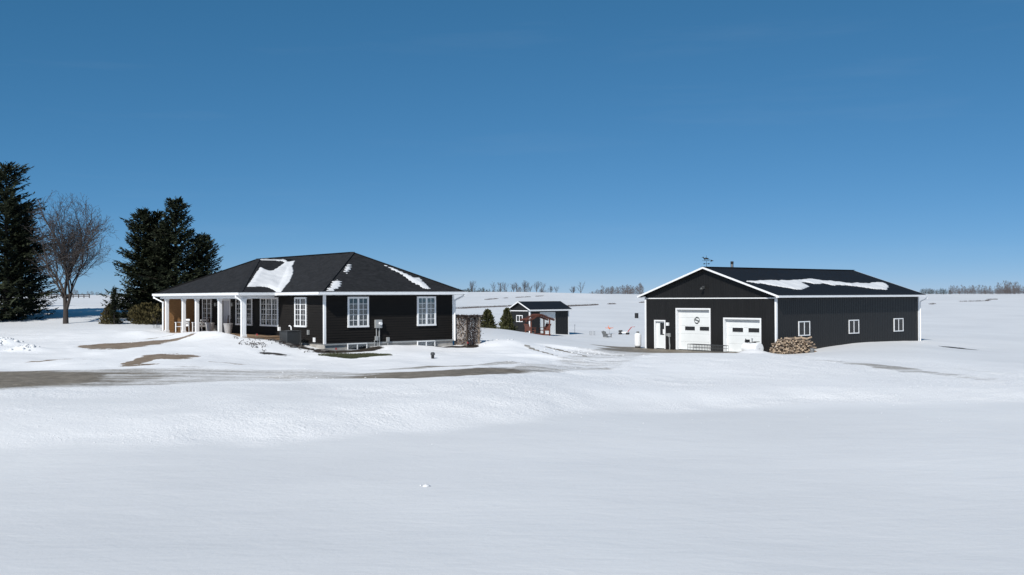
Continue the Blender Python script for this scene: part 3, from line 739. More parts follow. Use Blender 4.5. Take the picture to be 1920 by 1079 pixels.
# ------------------------------------------------------------------ steel barn
def ribbed(pl, a0, a1, z0, ztop, openings=(), pitch=0.2286, h=0.02, off=0.0):
    """vertical ribbed cladding with real openings"""
    br = [(a0, 0.0), (a1, 0.0)]; p = a0 + pitch / 2
    while p < a1 - 0.03:
        br += [(p - 0.028, 0.0), (p - 0.012, h), (p + 0.012, h), (p + 0.028, 0.0)]; p += pitch
    br.sort(); xs = [b[0] for b in br]; os = [b[1] for b in br]
    ev = sorted(set(xs + [e for o in openings for e in o[:2]] + ([ (a0 + a1) / 2 ] if callable(ztop) else [])))
    f = lambda a: float(np.interp(a, xs, os)) + off
    zt = ztop if callable(ztop) else (lambda a: ztop)
    mb = MB()
    for a, b in zip(ev, ev[1:]):
        if b - a < 1e-5: continue
        m = (a + b) / 2; cuts = sorted((o[2], o[3]) for o in openings if o[0] < m < o[1]); lo = z0; seg = []
        for c0, c1 in cuts:
            if c0 > lo: seg.append((lo, lo, c0, c0))
            lo = max(lo, c1)
        seg.append((lo, lo, zt(a), zt(b)))
        for za, zb_, ta, tb in seg:
            q = [(a, f(a), za), (b, f(b), zb_), (b, f(b), tb), (a, f(a), ta)]
            mb.poly(*[((-o, x, z) if pl == 'F' else (x, -o, z)) for x, o, z in q])
    return mb
def slider(parent, pl, a0, a1, z0, z1, dz, left, right):
    t = 0.07; m = (a0 + a1) / 2; mb = MB()
    mb.wb(pl, a0, a1, z1 - t, z1, 0.0, 0.06); mb.wb(pl, a0, a1, z0, z0 + t, 0.0, 0.07)
    mb.wb(pl, a0, a0 + t, z0 + t, z1 - t, 0.0, 0.06); mb.wb(pl, a1 - t, a1, z0 + t, z1 - t, 0.0, 0.06); mb.wb(pl, m - 0.035, m + 0.035, z0 + t, z1 - t, 0.0, 0.055)
    w = mb.build('window', M['white'], parent, loc=(0, 0, dz), bevel=0.006)
    for (s0, s1, b) in ((a0 + t, m - 0.035, left), (m + 0.035, a1 - t, right)):
        MB().wb(pl, s0, s1, z0 + t, z1 - t, 0.034, 0.038).build('pane', M['glass'], w)
        MB().wb(pl, s0, s1, z0 + t, z1 - t, 0.024, 0.029).build('curtain' if b is not M['room'] else 'dark_interior', b, w)
    return w
barn = thing('steel_barn', 'long dark ribbed steel barn with two white overhead doors', 'barn', (BO[0], BO[1], 0), ALPHA)
def bp(mb, name, m, **k): return mb.build(name, m, barn, **k)
BW, BL = 12.19, 18.29
BE, BS = 4.0, 0.32
OVH, RK = 0.45, 0.42
zt_gable = lambda a: BE + BS * (OVH + min(a, BW - a)) - 0.07
DO = [(10.13, 11.27, 0.0, 2.18), (5.74, 9.08, 0.0, 3.10), (1.24, 4.56, 0.0, 2.44)]
bp(ribbed('F', 0, BW, 0.0, zt_gable, DO), 'front_cladding', M['steel'])
bp(ribbed('S', 0, BL, -0.05, 3.93), 'side_cladding', M['steel'])
bp(MB().box(0.03, BL, BW - 0.02, BW, -0.05, 3.93), 'rear_cladding', M['steel'])
q = MB(); q.poly((BL, 0, -0.05), (BL, BW, -0.05), (BL, BW, 3.95), (BL, BW / 2, zt_gable(BW / 2)), (BL, 0, 3.95)); bp(q, 'end_cladding', M['steel'])
bp(MB().box(0.3, BL - 0.02, 0.02, BW - 0.03, -0.2, -0.06), 'floor_slab', M['concrete'])
bp(MB().box(0.34, 0.36, 0.05, BW - 0.05, 0.0, 3.9), 'inner_wall', M['black'])
# roof
zr_b = BE + BS * (BW / 2 + OVH)
rf = MB()
for s0 in (0, 1):
    e = -OVH if s0 == 0 else BW + OVH; m = BW / 2
    rf.add([(-RK, e, BE), (BL + RK, e, BE), (BL + RK, m, zr_b), (-RK, m, zr_b), (-RK, e, BE - 0.05), (BL + RK, e, BE - 0.05), (BL + RK, m, zr_b - 0.05), (-RK, m, zr_b - 0.05)],
           [(0,1,2,3),(7,6,5,4),(0,3,7,4),(1,0,4,5),(2,1,5,6)])
    x = -RK + 0.15
    while x < BL + RK - 0.05:
        rf.bar((x, e, BE + 0.008), (x, m, zr_b + 0.008), 0.03, 0.018); x += 0.3048
rf.bar((-RK - 0.01, BW / 2, zr_b + 0.012), (BL + RK + 0.01, BW / 2, zr_b + 0.012), 0.34, 0.03)
barn_roof = bp(rf, 'roof', M['steel_roof'])
fl = MB().lathe([(0.10, -0.15), (0.10, 0.28), (0.115, 0.28), (0.115, 0.45), (0.10, 0.48)], (3.2, BW / 2 + 0.25, zr_b), 14)
fl.build('stove_pipe', M['black'], barn_roof, smooth=False)
MB().lathe([(0.045, 0.02), (0.045, 0.26)], (3.06, BW / 2 + 0.14, zr_b), 8).build('flue_bracket', M['galv'], barn_roof)
for x in (-RK - 0.025, BL + RK - 0.002):
    tr = MB(); tr.bar((x + 0.012, -OVH - 0.03, BE - 0.065), (x + 0.012, BW / 2, zr_b - 0.055), 0.03, 0.125); tr.bar((x + 0.012, BW + OVH + 0.03, BE - 0.065), (x + 0.012, BW / 2, zr_b - 0.055), 0.0301, 0.125)
    bp(tr, 'rake_trim', M['white'])
so = MB()
for e in (-OVH, BW + OVH):
    so.poly((-RK, e, BE - 0.1), (0.0, e, BE - 0.1), (0.0, BW / 2, zr_b - 0.1), (-RK, BW / 2, zr_b - 0.1))
so.box(-RK, BL + RK, -OVH, 0.0, 3.90, 3.915); so.box(-RK, BL + RK, BW, BW + OVH, 3.90, 3.915)
bp(so, 'soffit', M['steel'])
bp(MB().box(-0.05, -0.022, 0.0, BW, 3.79, 3.86), 'gable_band', M['white'])
for (u0, u1, v0, v1) in ((-0.05, 0.09, -0.05, 0.09), (-0.05, 0.09, BW - 0.09, BW + 0.05), (BL - 0.09, BL + 0.05, -0.05, 0.09)):
    bp(MB().box(u0, u1, v0, v1, -0.05, 3.9), 'corner_trim', M['white'])
gt = MB(); gt.box(-RK, BL + RK, -OVH - 0.01, -OVH + 0.004, 3.87, 4.0); gt.box(-RK, BL + RK + 0.06, -OVH - 0.13, -OVH - 0.01, 3.855, 3.868); gt.box(-RK, BL + RK + 0.06, -OVH - 0.14, -OVH - 0.13, 3.855, 3.985); gt.box(-RK, BL + RK + 0.06, -OVH - 0.147, -OVH - 0.12, 3.98, 3.995)
gt.box(-RK - 0.06, -RK + 0.0, -OVH - 0.14, -OVH + 0.1, 3.852, 3.99)
bp(gt, 'gutter', M['white'])
gd = MB(); pts = [(BL + 0.40, -OVH - 0.07, 3.86), (BL + 0.40, -OVH - 0.07, 3.72), (BL + 0.10, -0.10, 3.45), (BL + 0.10, -0.10, 0.35)]
for a, b in zip(pts, pts[1:]): gd.bar(a, b, 0.08, 0.065, (0.3, 0.2, 0.93))
bp(gd, 'downspout', M['white'])
def overhead(a0, a1, z1, sections, win_z, wins):
    fr = MB(); t = 0.11
    fr.wb('F', a0 - t, a0, 0.0, z1 + t, 0.0, 0.045); fr.wb('F', a1, a1 + t, 0.0, z1 + t, 0.0, 0.045); fr.wb('F', a0, a1, z1, z1 + t, 0.0, 0.045)
    fr.wb('F', a0 - 0.02, a0, 0.0, z1, -0.26, 0.0); fr.wb('F', a1, a1 + 0.02, 0.0, z1, -0.26, 0.0); fr.wb('F', a0, a1, z1, z1 + 0.02, -0.26, 0.0)
    d = bp(fr, 'overhead_door', M['white'])
    hgt = (z1 - 0.02) / sections
    for k in range(sections):
        p = MB(); zz0, zz1 = 0.02 + k * hgt + 0.004, 0.02 + (k + 1) * hgt - 0.004
        p.wb('F', a0 + 0.005, a1 - 0.005, zz0, zz1, -0.24, -0.20)
        p.build('door_section', M['white_door'], d, bevel=0.004)
    for w0, w1 in wins:
        g = MB(); zz0, zz1 = win_z
        g.wb('F', w0 - 0.03, w1 + 0.03, zz0 - 0.03, zz0, -0.20, -0.185); g.wb('F', w0 - 0.03, w1 + 0.03, zz1, zz1 + 0.03, -0.20, -0.185)
        g.wb('F', w0 - 0.03, w0, zz0, zz1, -0.20, -0.185); g.wb('F', w1, w1 + 0.03, zz0, zz1, -0.20, -0.185); g.build('pane_frame', M['white_door'], d)
        MB().wb('F', w0, w1, zz0, zz1, -0.1995, -0.196).build('backing', M['room'], d)
        MB().wb('F', w0, w1, zz0, zz1, -0.193, -0.190).build('pane', M['glass'], d)
    return d
d1 = overhead(5.85, 8.97, 2.99, 5, (1.45, 1.74), ((7.40, 8.35), (5.98, 6.93)))
d2 = overhead(1.35, 4.45, 2.33, 4, (1.43, 1.73), ((2.97, 3.91), (1.57, 2.5)))
# round S-shaped monogram on the taller door: two hooked strokes inside a broken ring
def arc(cx, cz, r, t0, t1, w, n=18, sx=1.0):
    mb = MB(); P = []
    for k in range(n + 1):
        t = R(t0 + (t1 - t0) * k / n); P.append((cx + sx * r * math.cos(t), cz + r * math.sin(t)))
    for (a, b) in zip(P, P[1:]): mb.bar((0.178, -a[0], a[1]), (0.178, -b[0], b[1]), 0.03, w, (0, -(b[1]-a[1]), -(b[0]-a[0])))
    return mb
ec, ez = -7.19, 2.20
em = MB()
for g in (arc(ec, ez + 0.115, 0.115, 20, 235, 0.055), arc(ec, ez - 0.115, 0.115, 200, 415, 0.055), arc(ec, ez, 0.245, 140, 250, 0.022), arc(ec, ez, 0.245, -40, 70, 0.022)):
    em.add(g.v, g.f)
em.bar((0.178, 7.19 + 0.20, ez + 0.035), (0.178, 7.19 - 0.20, ez - 0.035), 0.028, 0.05, (0, 0, 1))
em.build('monogram', M['emblem'], d1)
md = MB(); md.wb('F', 10.13, 10.23, 0.0, 2.18, -0.2, 0.045); md.wb('F', 11.17, 11.27, 0.0, 2.18, -0.2, 0.045); md.wb('F', 10.23, 11.17, 2.08, 2.18, -0.2, 0.045)
md = bp(md, 'entry_door', M['white'])
MB().wb('F', 10.235, 11.165, 0.03, 2.075, -0.16, -0.115).build('leaf', M['white_door'], md)
MB().wb('F', 10.32, 10.78, 1.05, 1.95, -0.113, -0.108).build('backing', M['room'], md)
MB().wb('F', 10.32, 10.78, 1.05, 1.95, -0.105, -0.100).build('pane', M['glass'], md)
MB().wb('F', 10.33, 10.50, 1.12, 1.48, -0.099, -0.096).build('paper_notice', M['white'], md)
MB().wb('F', 10.27, 10.31, 0.92, 1.02, -0.115, -0.04).build('handle', M['galv'], md)
bp(MB().wb('F', 9.72, 9.98, 1.76, 2.0, 0.02, 0.14), 'wall_light', M['white'], bevel=0.01)
bp(MB().wb('F', 9.84, 9.98, 0.98, 1.18, 0.02, 0.1), 'junction_box', M['greybox'], bevel=0.006)
cd = MB(); cd.wb('F', 9.58, 9.76, 0.92, 1.2, 0.02, 0.15); cd.tube([(-0.08, 9.67, 0.95), (-0.08, 9.67, 0.5), (-0.1, 9.62, 0.25), (-0.1, 9.64, -0.05)], 0.045, 8)
bp(cd, 'hydro_conduit', M['greybox'])
yl = MB().wb('F', 6.22, 6.40, 4.52, 4.72, 0.02, 0.14); yl.tube([(-0.14, 6.31, 4.66), (-0.3, 6.31, 4.62)], 0.03, 8); yl.lathe([(0.13, -0.02), (0.10, 0.08), (0.04, 0.12)], (-0.32, 6.31, 4.5), 12)
bp(yl, 'yard_light', M['acgrey'])
for a0, a1, z0, z1 in ((2.47, 3.80, 1.17, 2.19), (8.59, 9.90, 1.16, 2.18), (14.66, 15.99, 1.17, 2.19)):
    slider(barn, 'S', a0, a1, z0, z1, 0, M['room'], M['curtain'])
def barn_surf(u, v): return np.minimum(BE + BS * (np.asarray(v) + OVH), BE + BS * (BW + OVH - np.asarray(v))) + 0 * np.asarray(u)
roof_snow('long wavy band of snow lying across the barn roof', BO, barn_surf,
          [(0.31,2.73),(3.7,2.96),(6.63,3.1),(8.75,3.4),(9.69,3.03),(10.8,3.05),(11.75,2.49),(14.09,2.44),(15.15,2.38),(16.94,2.84),(17.56,2.57),(16.91,1.67),(14.93,0.8),(13.58,0.95),(12.34,1.51),(11.25,1.89),(9.45,1.87),(8.88,2.29),(7.54,2.1),(7.23,2.42),(6.87,2.72),(6.39,2.51),(6.03,1.54),(4.49,0.86),(3.5,0.85),(2.58,1.33),(1.64,1.96),(0.15,2.61)],
          0.10, 0.12, 0.08, 0.0, 11)
# weather vane on the ridge
bx, by = W(BO, 0.0, BW / 2)
wv = thing('weather_vane', 'thin black weather vane with pointer and compass arms on barn ridge', 'weather vane', (bx, by, zr_b), ALPHA)
MB().tube([(0, 0, -0.02), (0, 0, 0.85)], [0.018, 0.008], 6).build('rod', M['black'], wv)
am = MB()
for d in ((1, 0), (0, 1)):
    am.tube([(-0.22 * d[0], -0.22 * d[1], 0.24), (0.22 * d[0], 0.22 * d[1], 0.24)], 0.011, 6)
    for s in (-1, 1): am.box(s * 0.24 * d[0] - 0.035, s * 0.24 * d[0] + 0.035, s * 0.24 * d[1] - 0.01, s * 0.24 * d[1] + 0.01, 0.20, 0.28)
am.build('compass_arm', M['black'], wv)
pt = MB(); pt.tube([(-0.25, 0.2, 0.46), (0.3, -0.24, 0.46)], 0.012, 6)
pt.add([(0.22, -0.17, 0.37), (0.42, -0.33, 0.46), (0.22, -0.17, 0.55), (0.26, -0.2, 0.46)], [(0, 1, 2, 3)]); pt.build('pointer', M['black'], wv)
hs = MB(); hs.tube([(-0.14, 0.11, 0.58), (-0.02, 0.016, 0.64), (0.1, -0.08, 0.60)], [0.05, 0.065, 0.045], 8); hs.tube([(-0.12, 0.096, 0.6), (-0.19, 0.15, 0.72), (-0.26, 0.2, 0.7)], [0.04, 0.035, 0.02], 6)
for a in (-0.12, -0.07, 0.06, 0.11): hs.tube([(a, -a * 0.8, 0.58), (a + 0.02, -a * 0.8, 0.46)], 0.012, 5)
hs.tube([(0.1, -0.08, 0.62), (0.2, -0.16, 0.52)], [0.02, 0.01], 5); hs.build('animal_figure', M['black'], wv, smooth=True)

# ------------------------------------------------------------------ garden shed
SO = (1.7, 100.0)
shed = thing('garden_shed', 'small dark gable shed with white roll door and white trim', 'shed', (SO[0], SO[1], 0.2), ALPHA)
def sp(mb, name, m, **k): return mb.build(name, m, shed, loc=(0, 0, -0.2), **k)
SL, SWd = 5.02, 2.95; SE = 2.76; SR = SE + 0.45 * (SWd / 2 + 0.28)
gz_ = lambda a: SE + 0.45 * (0.28 + min(a, SWd - a)) - 0.06
sp(ribbed('F', 0, SWd, 0.1, gz_), 'front_cladding', M['steel']); sp(ribbed('S', 0, SL, 0.1, 2.72, [(1.28, 3.32, 0.0, 2.52)]), 'side_cladding', M['steel'])
sp(MB().box(0.02, SL, SWd - 0.02, SWd, 0.1, 2.72), 'rear_cladding', M['steel'])
q = MB(); q.poly((SL, 0, 0.1), (SL, SWd, 0.1), (SL, SWd, 2.75), (SL, SWd / 2, gz_(SWd / 2)), (SL, 0, 2.75)); sp(q, 'end_cladding', M['steel'])
rf = MB()
for e in (-0.28, SWd + 0.28):
    rf.add([(-0.25, e, SE), (SL + 0.25, e, SE), (SL + 0.25, SWd / 2, SR), (-0.25, SWd / 2, SR), (-0.25, e, SE - 0.05), (SL + 0.25, e, SE - 0.05), (SL + 0.25, SWd / 2, SR - 0.05), (-0.25, SWd / 2, SR - 0.05)], [(0,1,2,3),(7,6,5,4),(0,3,7,4),(1,0,4,5),(2,1,5,6)])
sp(rf, 'roof', M['steel_roof'])
tr = MB()
for e in (-0.3, SWd + 0.3): tr.bar((-0.265, e, SE - 0.05), (-0.265, SWd / 2, SR - 0.04), 0.03, 0.10)
tr.box(-0.25, SL + 0.27, -0.33, -0.285, SE - 0.15, SE - 0.005); tr.box(-0.04, -0.022, 0, SWd, 2.60, 2.68)
sp(tr, 'roof_trim', M['white'])
for u0, u1, v0, v1 in ((-0.04, 0.10, -0.04, 0.10), (-0.04, 0.08, SWd - 0.08, SWd + 0.04), (SL - 0.08, SL + 0.04, -0.04, 0.08)): sp(MB().box(u0, u1, v0, v1, 0.1, 2.66), 'corner_trim', M['white'])
rd = MB(); z = 0.1
while z < 2.5: rd.box(1.28, 3.32, 0.03, 0.06, z, z + 0.09); z += 0.096
rd.box(1.28, 3.32, 0.05, 0.065, 0.1, 2.53); rd = sp(rd, 'roll_door', M['white_door']); MB().box(2.1, 2.35, 0.01, 0.05, 1.35, 1.5).build('latch', M['greybox'], rd)
slider(shed, 'F', 1.05, 2.0, 1.56, 2.21, -0.2, M['room'], M['room'])

# ------------------------------------------------------------------ trees
def spruce(name, label, x, y, h, rad, seed, group, lean=(0, 0), bare=0.03, dens=1.0, tops=((0, 0, 1.0),), prof=0.8):
    rnd = random.Random(seed); z0 = gz(x, y) - 0.15
    t = thing(name, label, 'spruce tree', (x, y, z0), rnd.uniform(0, 6.28), group)
    tk = MB(); bm = MB(); V, F = [], []
    ns = min(1.0, 0.30 + h / 11.0)
    def needle(p, d, up, L, w):
        L *= ns; w *= ns
        s = d.cross(up); s = s.normalized() if s.length > 1e-4 else Vector((1, 0, 0))
        o = len(V); V.extend([tuple(p - d * L * 0.15), tuple(p + s * w + d * L * 0.35), tuple(p + d * L), tuple(p - s * w + d * L * 0.35)]); F.append((o, o + 1, o + 2, o + 3))
    for tx, ty, ts in tops:
        H = h * ts; Rr = rad * (0.55 + 0.45 * ts)
        axis_ = lambda z: Vector((tx * min(1, z / (0.5 * h) + 0.2) + lean[0] * z / h, ty * min(1, z / (0.5 * h) + 0.2) + lean[1] * z / h, z))
        tk.tube([axis_(H * k / 8) for k in range(9)], [0.022 * H * (1 - k / 8.3) + 0.012 for k in range(9)], 8)
        z = h * bare
        while z < H * 0.985:
            f = (z - h * bare) / (H - h * bare)
            R0 = Rr * ((1 - f) ** prof) * (0.86 + 0.14 * math.sin(z * 2.1 + seed)) + 0.10
            nb = int((12 if f < 0.7 else 9) * dens + rnd.random())
            for _ in range(nb):
                a = rnd.uniform(0, 6.283); L = R0 * rnd.uniform(0.66, 1.06) * (1.0 if rnd.random() > 0.10 else 1.25) * (0.92 + 0.55 * float(vnoise(np.array(a * 1.6 + tx * 3), np.array(z * 0.9), seed)))
                p0 = axis_(z); dr = Vector((math.cos(a), math.sin(a), 0)); e0 = 0.42 * f + 0.16; droop = 0.30 * (1 - f)
                n = max(3, int(L / 0.16)); pp = []
                for i in range(n + 1):
                    s = i / n
                    pp.append(p0 + dr * (L * s) + Vector((0, 0, L * (e0 * s - droop * 1.9 * s * (1 - 0.62 * s)))))
                bm.tube([pp[0], pp[n // 2], pp[n]], [0.010 + 0.008 * L, 0.008 + 0.004 * L, 0.004], 3, False)
                for i in range(1, n + 1):
                    s = i / n
                    if s < 0.18 and L > 1.0: continue
                    d = (pp[i] - pp[i - 1]).normalized(); wl = (0.16 + 0.34 * L * 0.28 * math.sin(math.pi * min(1, s * 0.95 + 0.08))) * rnd.uniform(0.7, 1.2)
                    sd = d.cross(Vector((0, 0, 1))).normalized()
                    for sg in (-1, 1):
                        dd = (sd * sg * rnd.uniform(0.7, 1.1) + d * rnd.uniform(0.35, 0.9) + Vector((0, 0, rnd.uniform(-0.55, 0.18)))).normalized()
                        m = max(1, int(wl / 0.17))
                        for j in range(m):
                            q = pp[i] + dd * (wl * j / m) + Vector((rnd.uniform(-.04, .04), rnd.uniform(-.04, .04), rnd.uniform(-.06, .03)))
                            needle(q, (dd + Vector((rnd.uniform(-.4, .4), rnd.uniform(-.4, .4), rnd.uniform(-.5, .3)))).normalized(), Vector((rnd.uniform(-.5, .5), rnd.uniform(-.5, .5), 1)), 0.34, 0.075)
                    needle(pp[i], (d + Vector((0, 0, rnd.uniform(0, .5)))).normalized(), Vector((rnd.uniform(-.5, .5), rnd.uniform(-.5, .5), 1)), 0.36, 0.08)
            z += h * 0.026 * (1.15 - 0.5 * f) * rnd.uniform(0.8, 1.25)
        tip = axis_(H)
        for k in range(26):
            a = rnd.uniform(0, 6.283); needle(tip + Vector((0, 0, -0.9 + 0.045 * k)), Vector((math.cos(a), math.sin(a), 0.9)).normalized(), Vector((0.2, 0.1, 1)), 0.2, 0.03)
    tk.build('trunk', M['bark'], t, smooth=True); stuff(bm.build('branches', M['bark'], t))
    c = MB(); c.v, c.f = V, F; stuff(c.build('crown', M['spruce'], t))
    return t
def bare_tree_mesh(h, seed, rx, levels=4, limbs=7, clear=0.22, r0=0.16, minr=0.008, gap=(0.0, 0.34, 0.22, 0.16), fork=True):
    """leafless tree: limbs rise from a short trunk, bend upward and carry side branches and twigs inside a rounded envelope"""
    rnd = random.Random(seed); tk, tw = MB(), MB(); u = h / 10.0
    cz, rz = h * (1 + clear) / 2 + 0.02 * h, h * (1 - clear) / 2
    def inside(p): return (p.x / rx) ** 2 + (p.y / rx) ** 2 + ((p.z - cz) / rz) ** 2 < 1.0 + 0.12 * math.sin(p.x * 2.1 + p.z * 1.7 + seed)
    def grow(p, d, L, r, k):
        n = max(3, int(L / (0.42 * u))) if k < 3 else 3
        pts, rad, dd = [p], [r], d.copy()
        for i in range(n):
            w = (0.10, 0.13, 0.20, 0.26)[min(k, 3)]
            dd = (dd + Vector((rnd.gauss(0, w), rnd.gauss(0, w), rnd.gauss(0, w) + (0.07 if k < 3 else 0.05)))).normalized()
            q = pts[-1] + dd * (L / n)
            if i > 0 and k > 0 and not inside(q): break
            pts.append(q); rad.append(max(minr * 0.6, r * (1 - 0.78 * (i + 1) / n)))
        if len(pts) < 2: return
        (tk if k < 2 else tw).tube(pts, rad, (8, 6, 4, 3, 3)[min(k, 4)], False)
        if k >= levels: return
        ln = (len(pts) - 1) * L / n; g = gap[min(k, len(gap) - 1)] * u; s = max(0.22 * ln, g)
        while s < ln * 0.99:
            f = s / (L / n); i = min(len(pts) - 2, int(f)); b = pts[i].lerp(pts[i + 1], f - i); t = (pts[i + 1] - pts[i]).normalized()
            ax = Matrix.Rotation(rnd.uniform(0, 6.283), 3, t) @ t.orthogonal().normalized()
            an = rnd.uniform(0.5, 1.0); nd_ = (t * math.cos(an) + ax * math.sin(an)); nd_.z += 0.10; nd_.normalize()
            grow(b, nd_, (ln * (1 - 0.62 * s / ln) * rnd.uniform(0.36, 0.62)) if k < 3 else ln * 0.5, max(minr, rad[i] * rnd.uniform(0.42, 0.62)), k + 1)
            s += g * rnd.uniform(0.7, 1.4)
    base = Vector((0, 0, -0.1)); stems = [(Vector((0.03, 0, 1)), 1.0)] if not fork else [(Vector((-0.08, 0.02, 1)), 1.0), (Vector((0.30, -0.05, 1)), 0.8)]
    tk.tube([base, Vector((0, 0, clear * h * 0.42))], [r0 * 1.25, r0], 9, False)
    for sd, sc_ in stems:
        p0 = Vector((0, 0, clear * h * 0.40)); p1 = p0 + sd.normalized() * clear * h * 0.6
        tk.tube([p0, p1], [r0 * 0.95 * sc_, r0 * 0.72 * sc_], 8, False)
        for j in range(limbs):
            a = 6.283 * j / limbs + rnd.uniform(-.3, .3) + sc_; tl = (0.10, 0.5, 0.8, 1.05)[j % 4] * rnd.uniform(0.8, 1.15)
            st = p0.lerp(p1, 0.55 + 0.45 * rnd.random())
            grow(st, Vector((math.sin(tl) * math.cos(a), math.sin(tl) * math.sin(a), math.cos(tl))), h * rnd.uniform(0.55, 0.8), r0 * rnd.uniform(0.34, 0.55) * sc_, 1)
    return tk, tw
spruce('spruce_tree', 'tallest dark spruce, half cut off, beside the leafless tree', -38.9, 80.0, 12.0, 4.7, 3, 'spruce trees by the house', prof=0.5)
spruce('spruce_tree', 'dark spruce with low hanging boughs tucked behind the tallest spruce', -40.6, 86.0, 9.2, 3.4, 14, 'spruce trees by the house', prof=0.6)
spruce('spruce_tree', 'broad dark spruce with twin tops behind the junipers', -29.5, 85.0, 8.8, 3.7, 5, 'spruce trees by the house', tops=((0.65, 0, 1.0), (-0.45, 0.3, 0.985)), prof=0.66)
spruce('spruce_tree', 'dark pointed spruce rising directly over the porch roof corner', -27.0, 83.5, 9.7, 3.9, 8, 'spruce trees by the house', prof=0.66)
spruce('spruce_tree', 'shorter dark spruce with upswept boughs reaching over the porch roof', -25.3, 85.0, 6.9, 2.9, 9, 'spruce trees by the house', prof=0.55)
for x_, y_, h_, s_ in ((-46.8, 78.0, 14.0, 41), (-51.0, 85.0, 16.0, 42), (-56.0, 94.0, 16.0, 43), (-62.0, 106.0, 16.0, 44)):
    spruce('spruce_tree', 'dark spruce in the row that runs on beyond the tallest spruce', x_, y_, h_, 4.2, s_, 'spruce row beyond the yard', dens=0.55)
spruce('spruce_tree', 'slender young spruce standing alone before the big spruces', -28.5, 74.5, 2.7, 0.36, 12, 'spruce trees by the house', dens=0.35, prof=0.9, bare=0.15)
bt = thing('leafless_tree', 'large leafless deciduous tree with forked trunk and rounded crown', 'tree', (-32.4, 75.5, gz(-32.4, 75.5) - 0.1))
tk, tw = bare_tree_mesh(9.9, 36, 3.35, 4, 9, 0.24, 0.17, 0.0105, (0.0, 0.27, 0.21, 0.22))
for b in (tk, tw): b.v = [(p[0] * (1.0 + 0.09 * min(1, max(0, p[2] - 2) / 2)) + 0.15 * max(0.0, p[2] - 2.2) * (1 - 0.06 * p[2]), p[1], p[2]) for p in b.v]
tk.build('trunk', M['bark'], bt, smooth=True); stuff(tw.build('crown', M['twig'], bt))

def bush(name, label, cat, x, y, h, rad, seed, m, shape='cone', n=1500, leaf=0.11, z=None):
    rnd = random.Random(seed); t = thing(name, label, cat, (x, y, gz(x, y) - 0.08 if z is None else z))
    st = MB(); V, F = [], []
    for k in range(9):
        a = rnd.uniform(0, 6.28); st.tube([(0, 0, 0), (0.35 * rad * math.cos(a), 0.35 * rad * math.sin(a), h * 0.45), (0.5 * rad * math.cos(a), 0.5 * rad * math.sin(a), h * 0.85)], [0.03, 0.02, 0.008], 5, False)
    st.build('stems', M['bark'], t)
    lumps = [(rnd.uniform(0, 6.28), rnd.uniform(0, 1), rnd.uniform(0.8, 1.2)) for _ in range(22)]
    for i in range(n):
        f = rnd.random() ** 1.25
        a = rnd.uniform(0, 6.283)
        Rm = rad * ((1 - f) ** 0.75 if shape == 'cone' else math.sqrt(max(0.02, 1 - (2 * f - 0.75) ** 2 / 1.6))) + 0.05
        Rm *= 0.80 + 0.34 * math.sin(a * 3 + f * 9 + seed) * math.cos(f * 13 + seed) + (0.3 if rnd.random() < 0.06 else 0)
        r = Rm * (rnd.random() ** 0.35); p = Vector((r * math.cos(a), r * math.sin(a), f * h + 0.02))
        d = Vector((math.cos(a) * 0.6, math.sin(a) * 0.6, rnd.uniform(0.3, 1.1))).normalized()
        d = (d + Vector((rnd.uniform(-.5, .5), rnd.uniform(-.5, .5), rnd.uniform(-.4, .4)))).normalized()
        s = d.orthogonal().normalized(); s = Matrix.Rotation(rnd.uniform(0, 6.28), 3, d) @ s
        L = leaf * rnd.uniform(0.7, 1.5); w = L * 0.3; o = len(V)
        V.extend([tuple(p), tuple(p + d * L * 0.5 + s * w), tuple(p + d * L), tuple(p + d * L * 0.5 - s * w)]); F.append((o, o + 1, o + 2, o + 3))
    c = MB(); c.v, c.f = V, F; stuff(c.build('foliage', m, t))
    return t
bush('juniper_shrub', 'bronze green juniper shrub beside the slender young spruce', 'shrub', -29.0, 75.0, 1.35, 0.8, 2, M['juniper'], n=2200, leaf=0.13)
bush('juniper_shrub', 'broad olive juniper shrub under the big spruces by the porch', 'shrub', -26.5, 75.5, 1.45, 1.35, 3, M['juniper'], n=1900, leaf=0.2, shape='round')
bush('cedar_bush', 'squat bushy cedar with ragged sides behind the house lattice', 'shrub', -2.0, 84.0, 1.45, 0.85, 4, M['cedarleaf'], n=1500, leaf=0.17)
bush('cedar_tree', 'tall narrow cedar growing against the shed gable wall', 'shrub', -0.45, 93.0, 2.05, 0.8, 5, M['cedarleaf'], n=2300, leaf=0.18, z=gz(-.45, 93) - 0.1)
# dry stalks sticking out of the snow by the porch
ds = MB(); rnd = random.Random(4)
for k in range(26):
    x, y = -23.4 + rnd.uniform(-0.8, 0.7), 70.5 + rnd.uniform(-0.8, 0.8); z = gz(x, y); hh = rnd.uniform(0.4, 1.1)
    ds.tube([(x, y, z - 0.1), (x + rnd.uniform(-.05, .05), y, z + hh * 0.6), (x + rnd.uniform(-.15, .15), y + rnd.uniform(-.1, .1), z + hh)], [0.012, 0.008, 0.004], 4, False)
tag(ds.build('dry_stalks', M['twig']), 'thin dry plant stalks poking from snow at the porch end', 'stalks', kind='stuff')

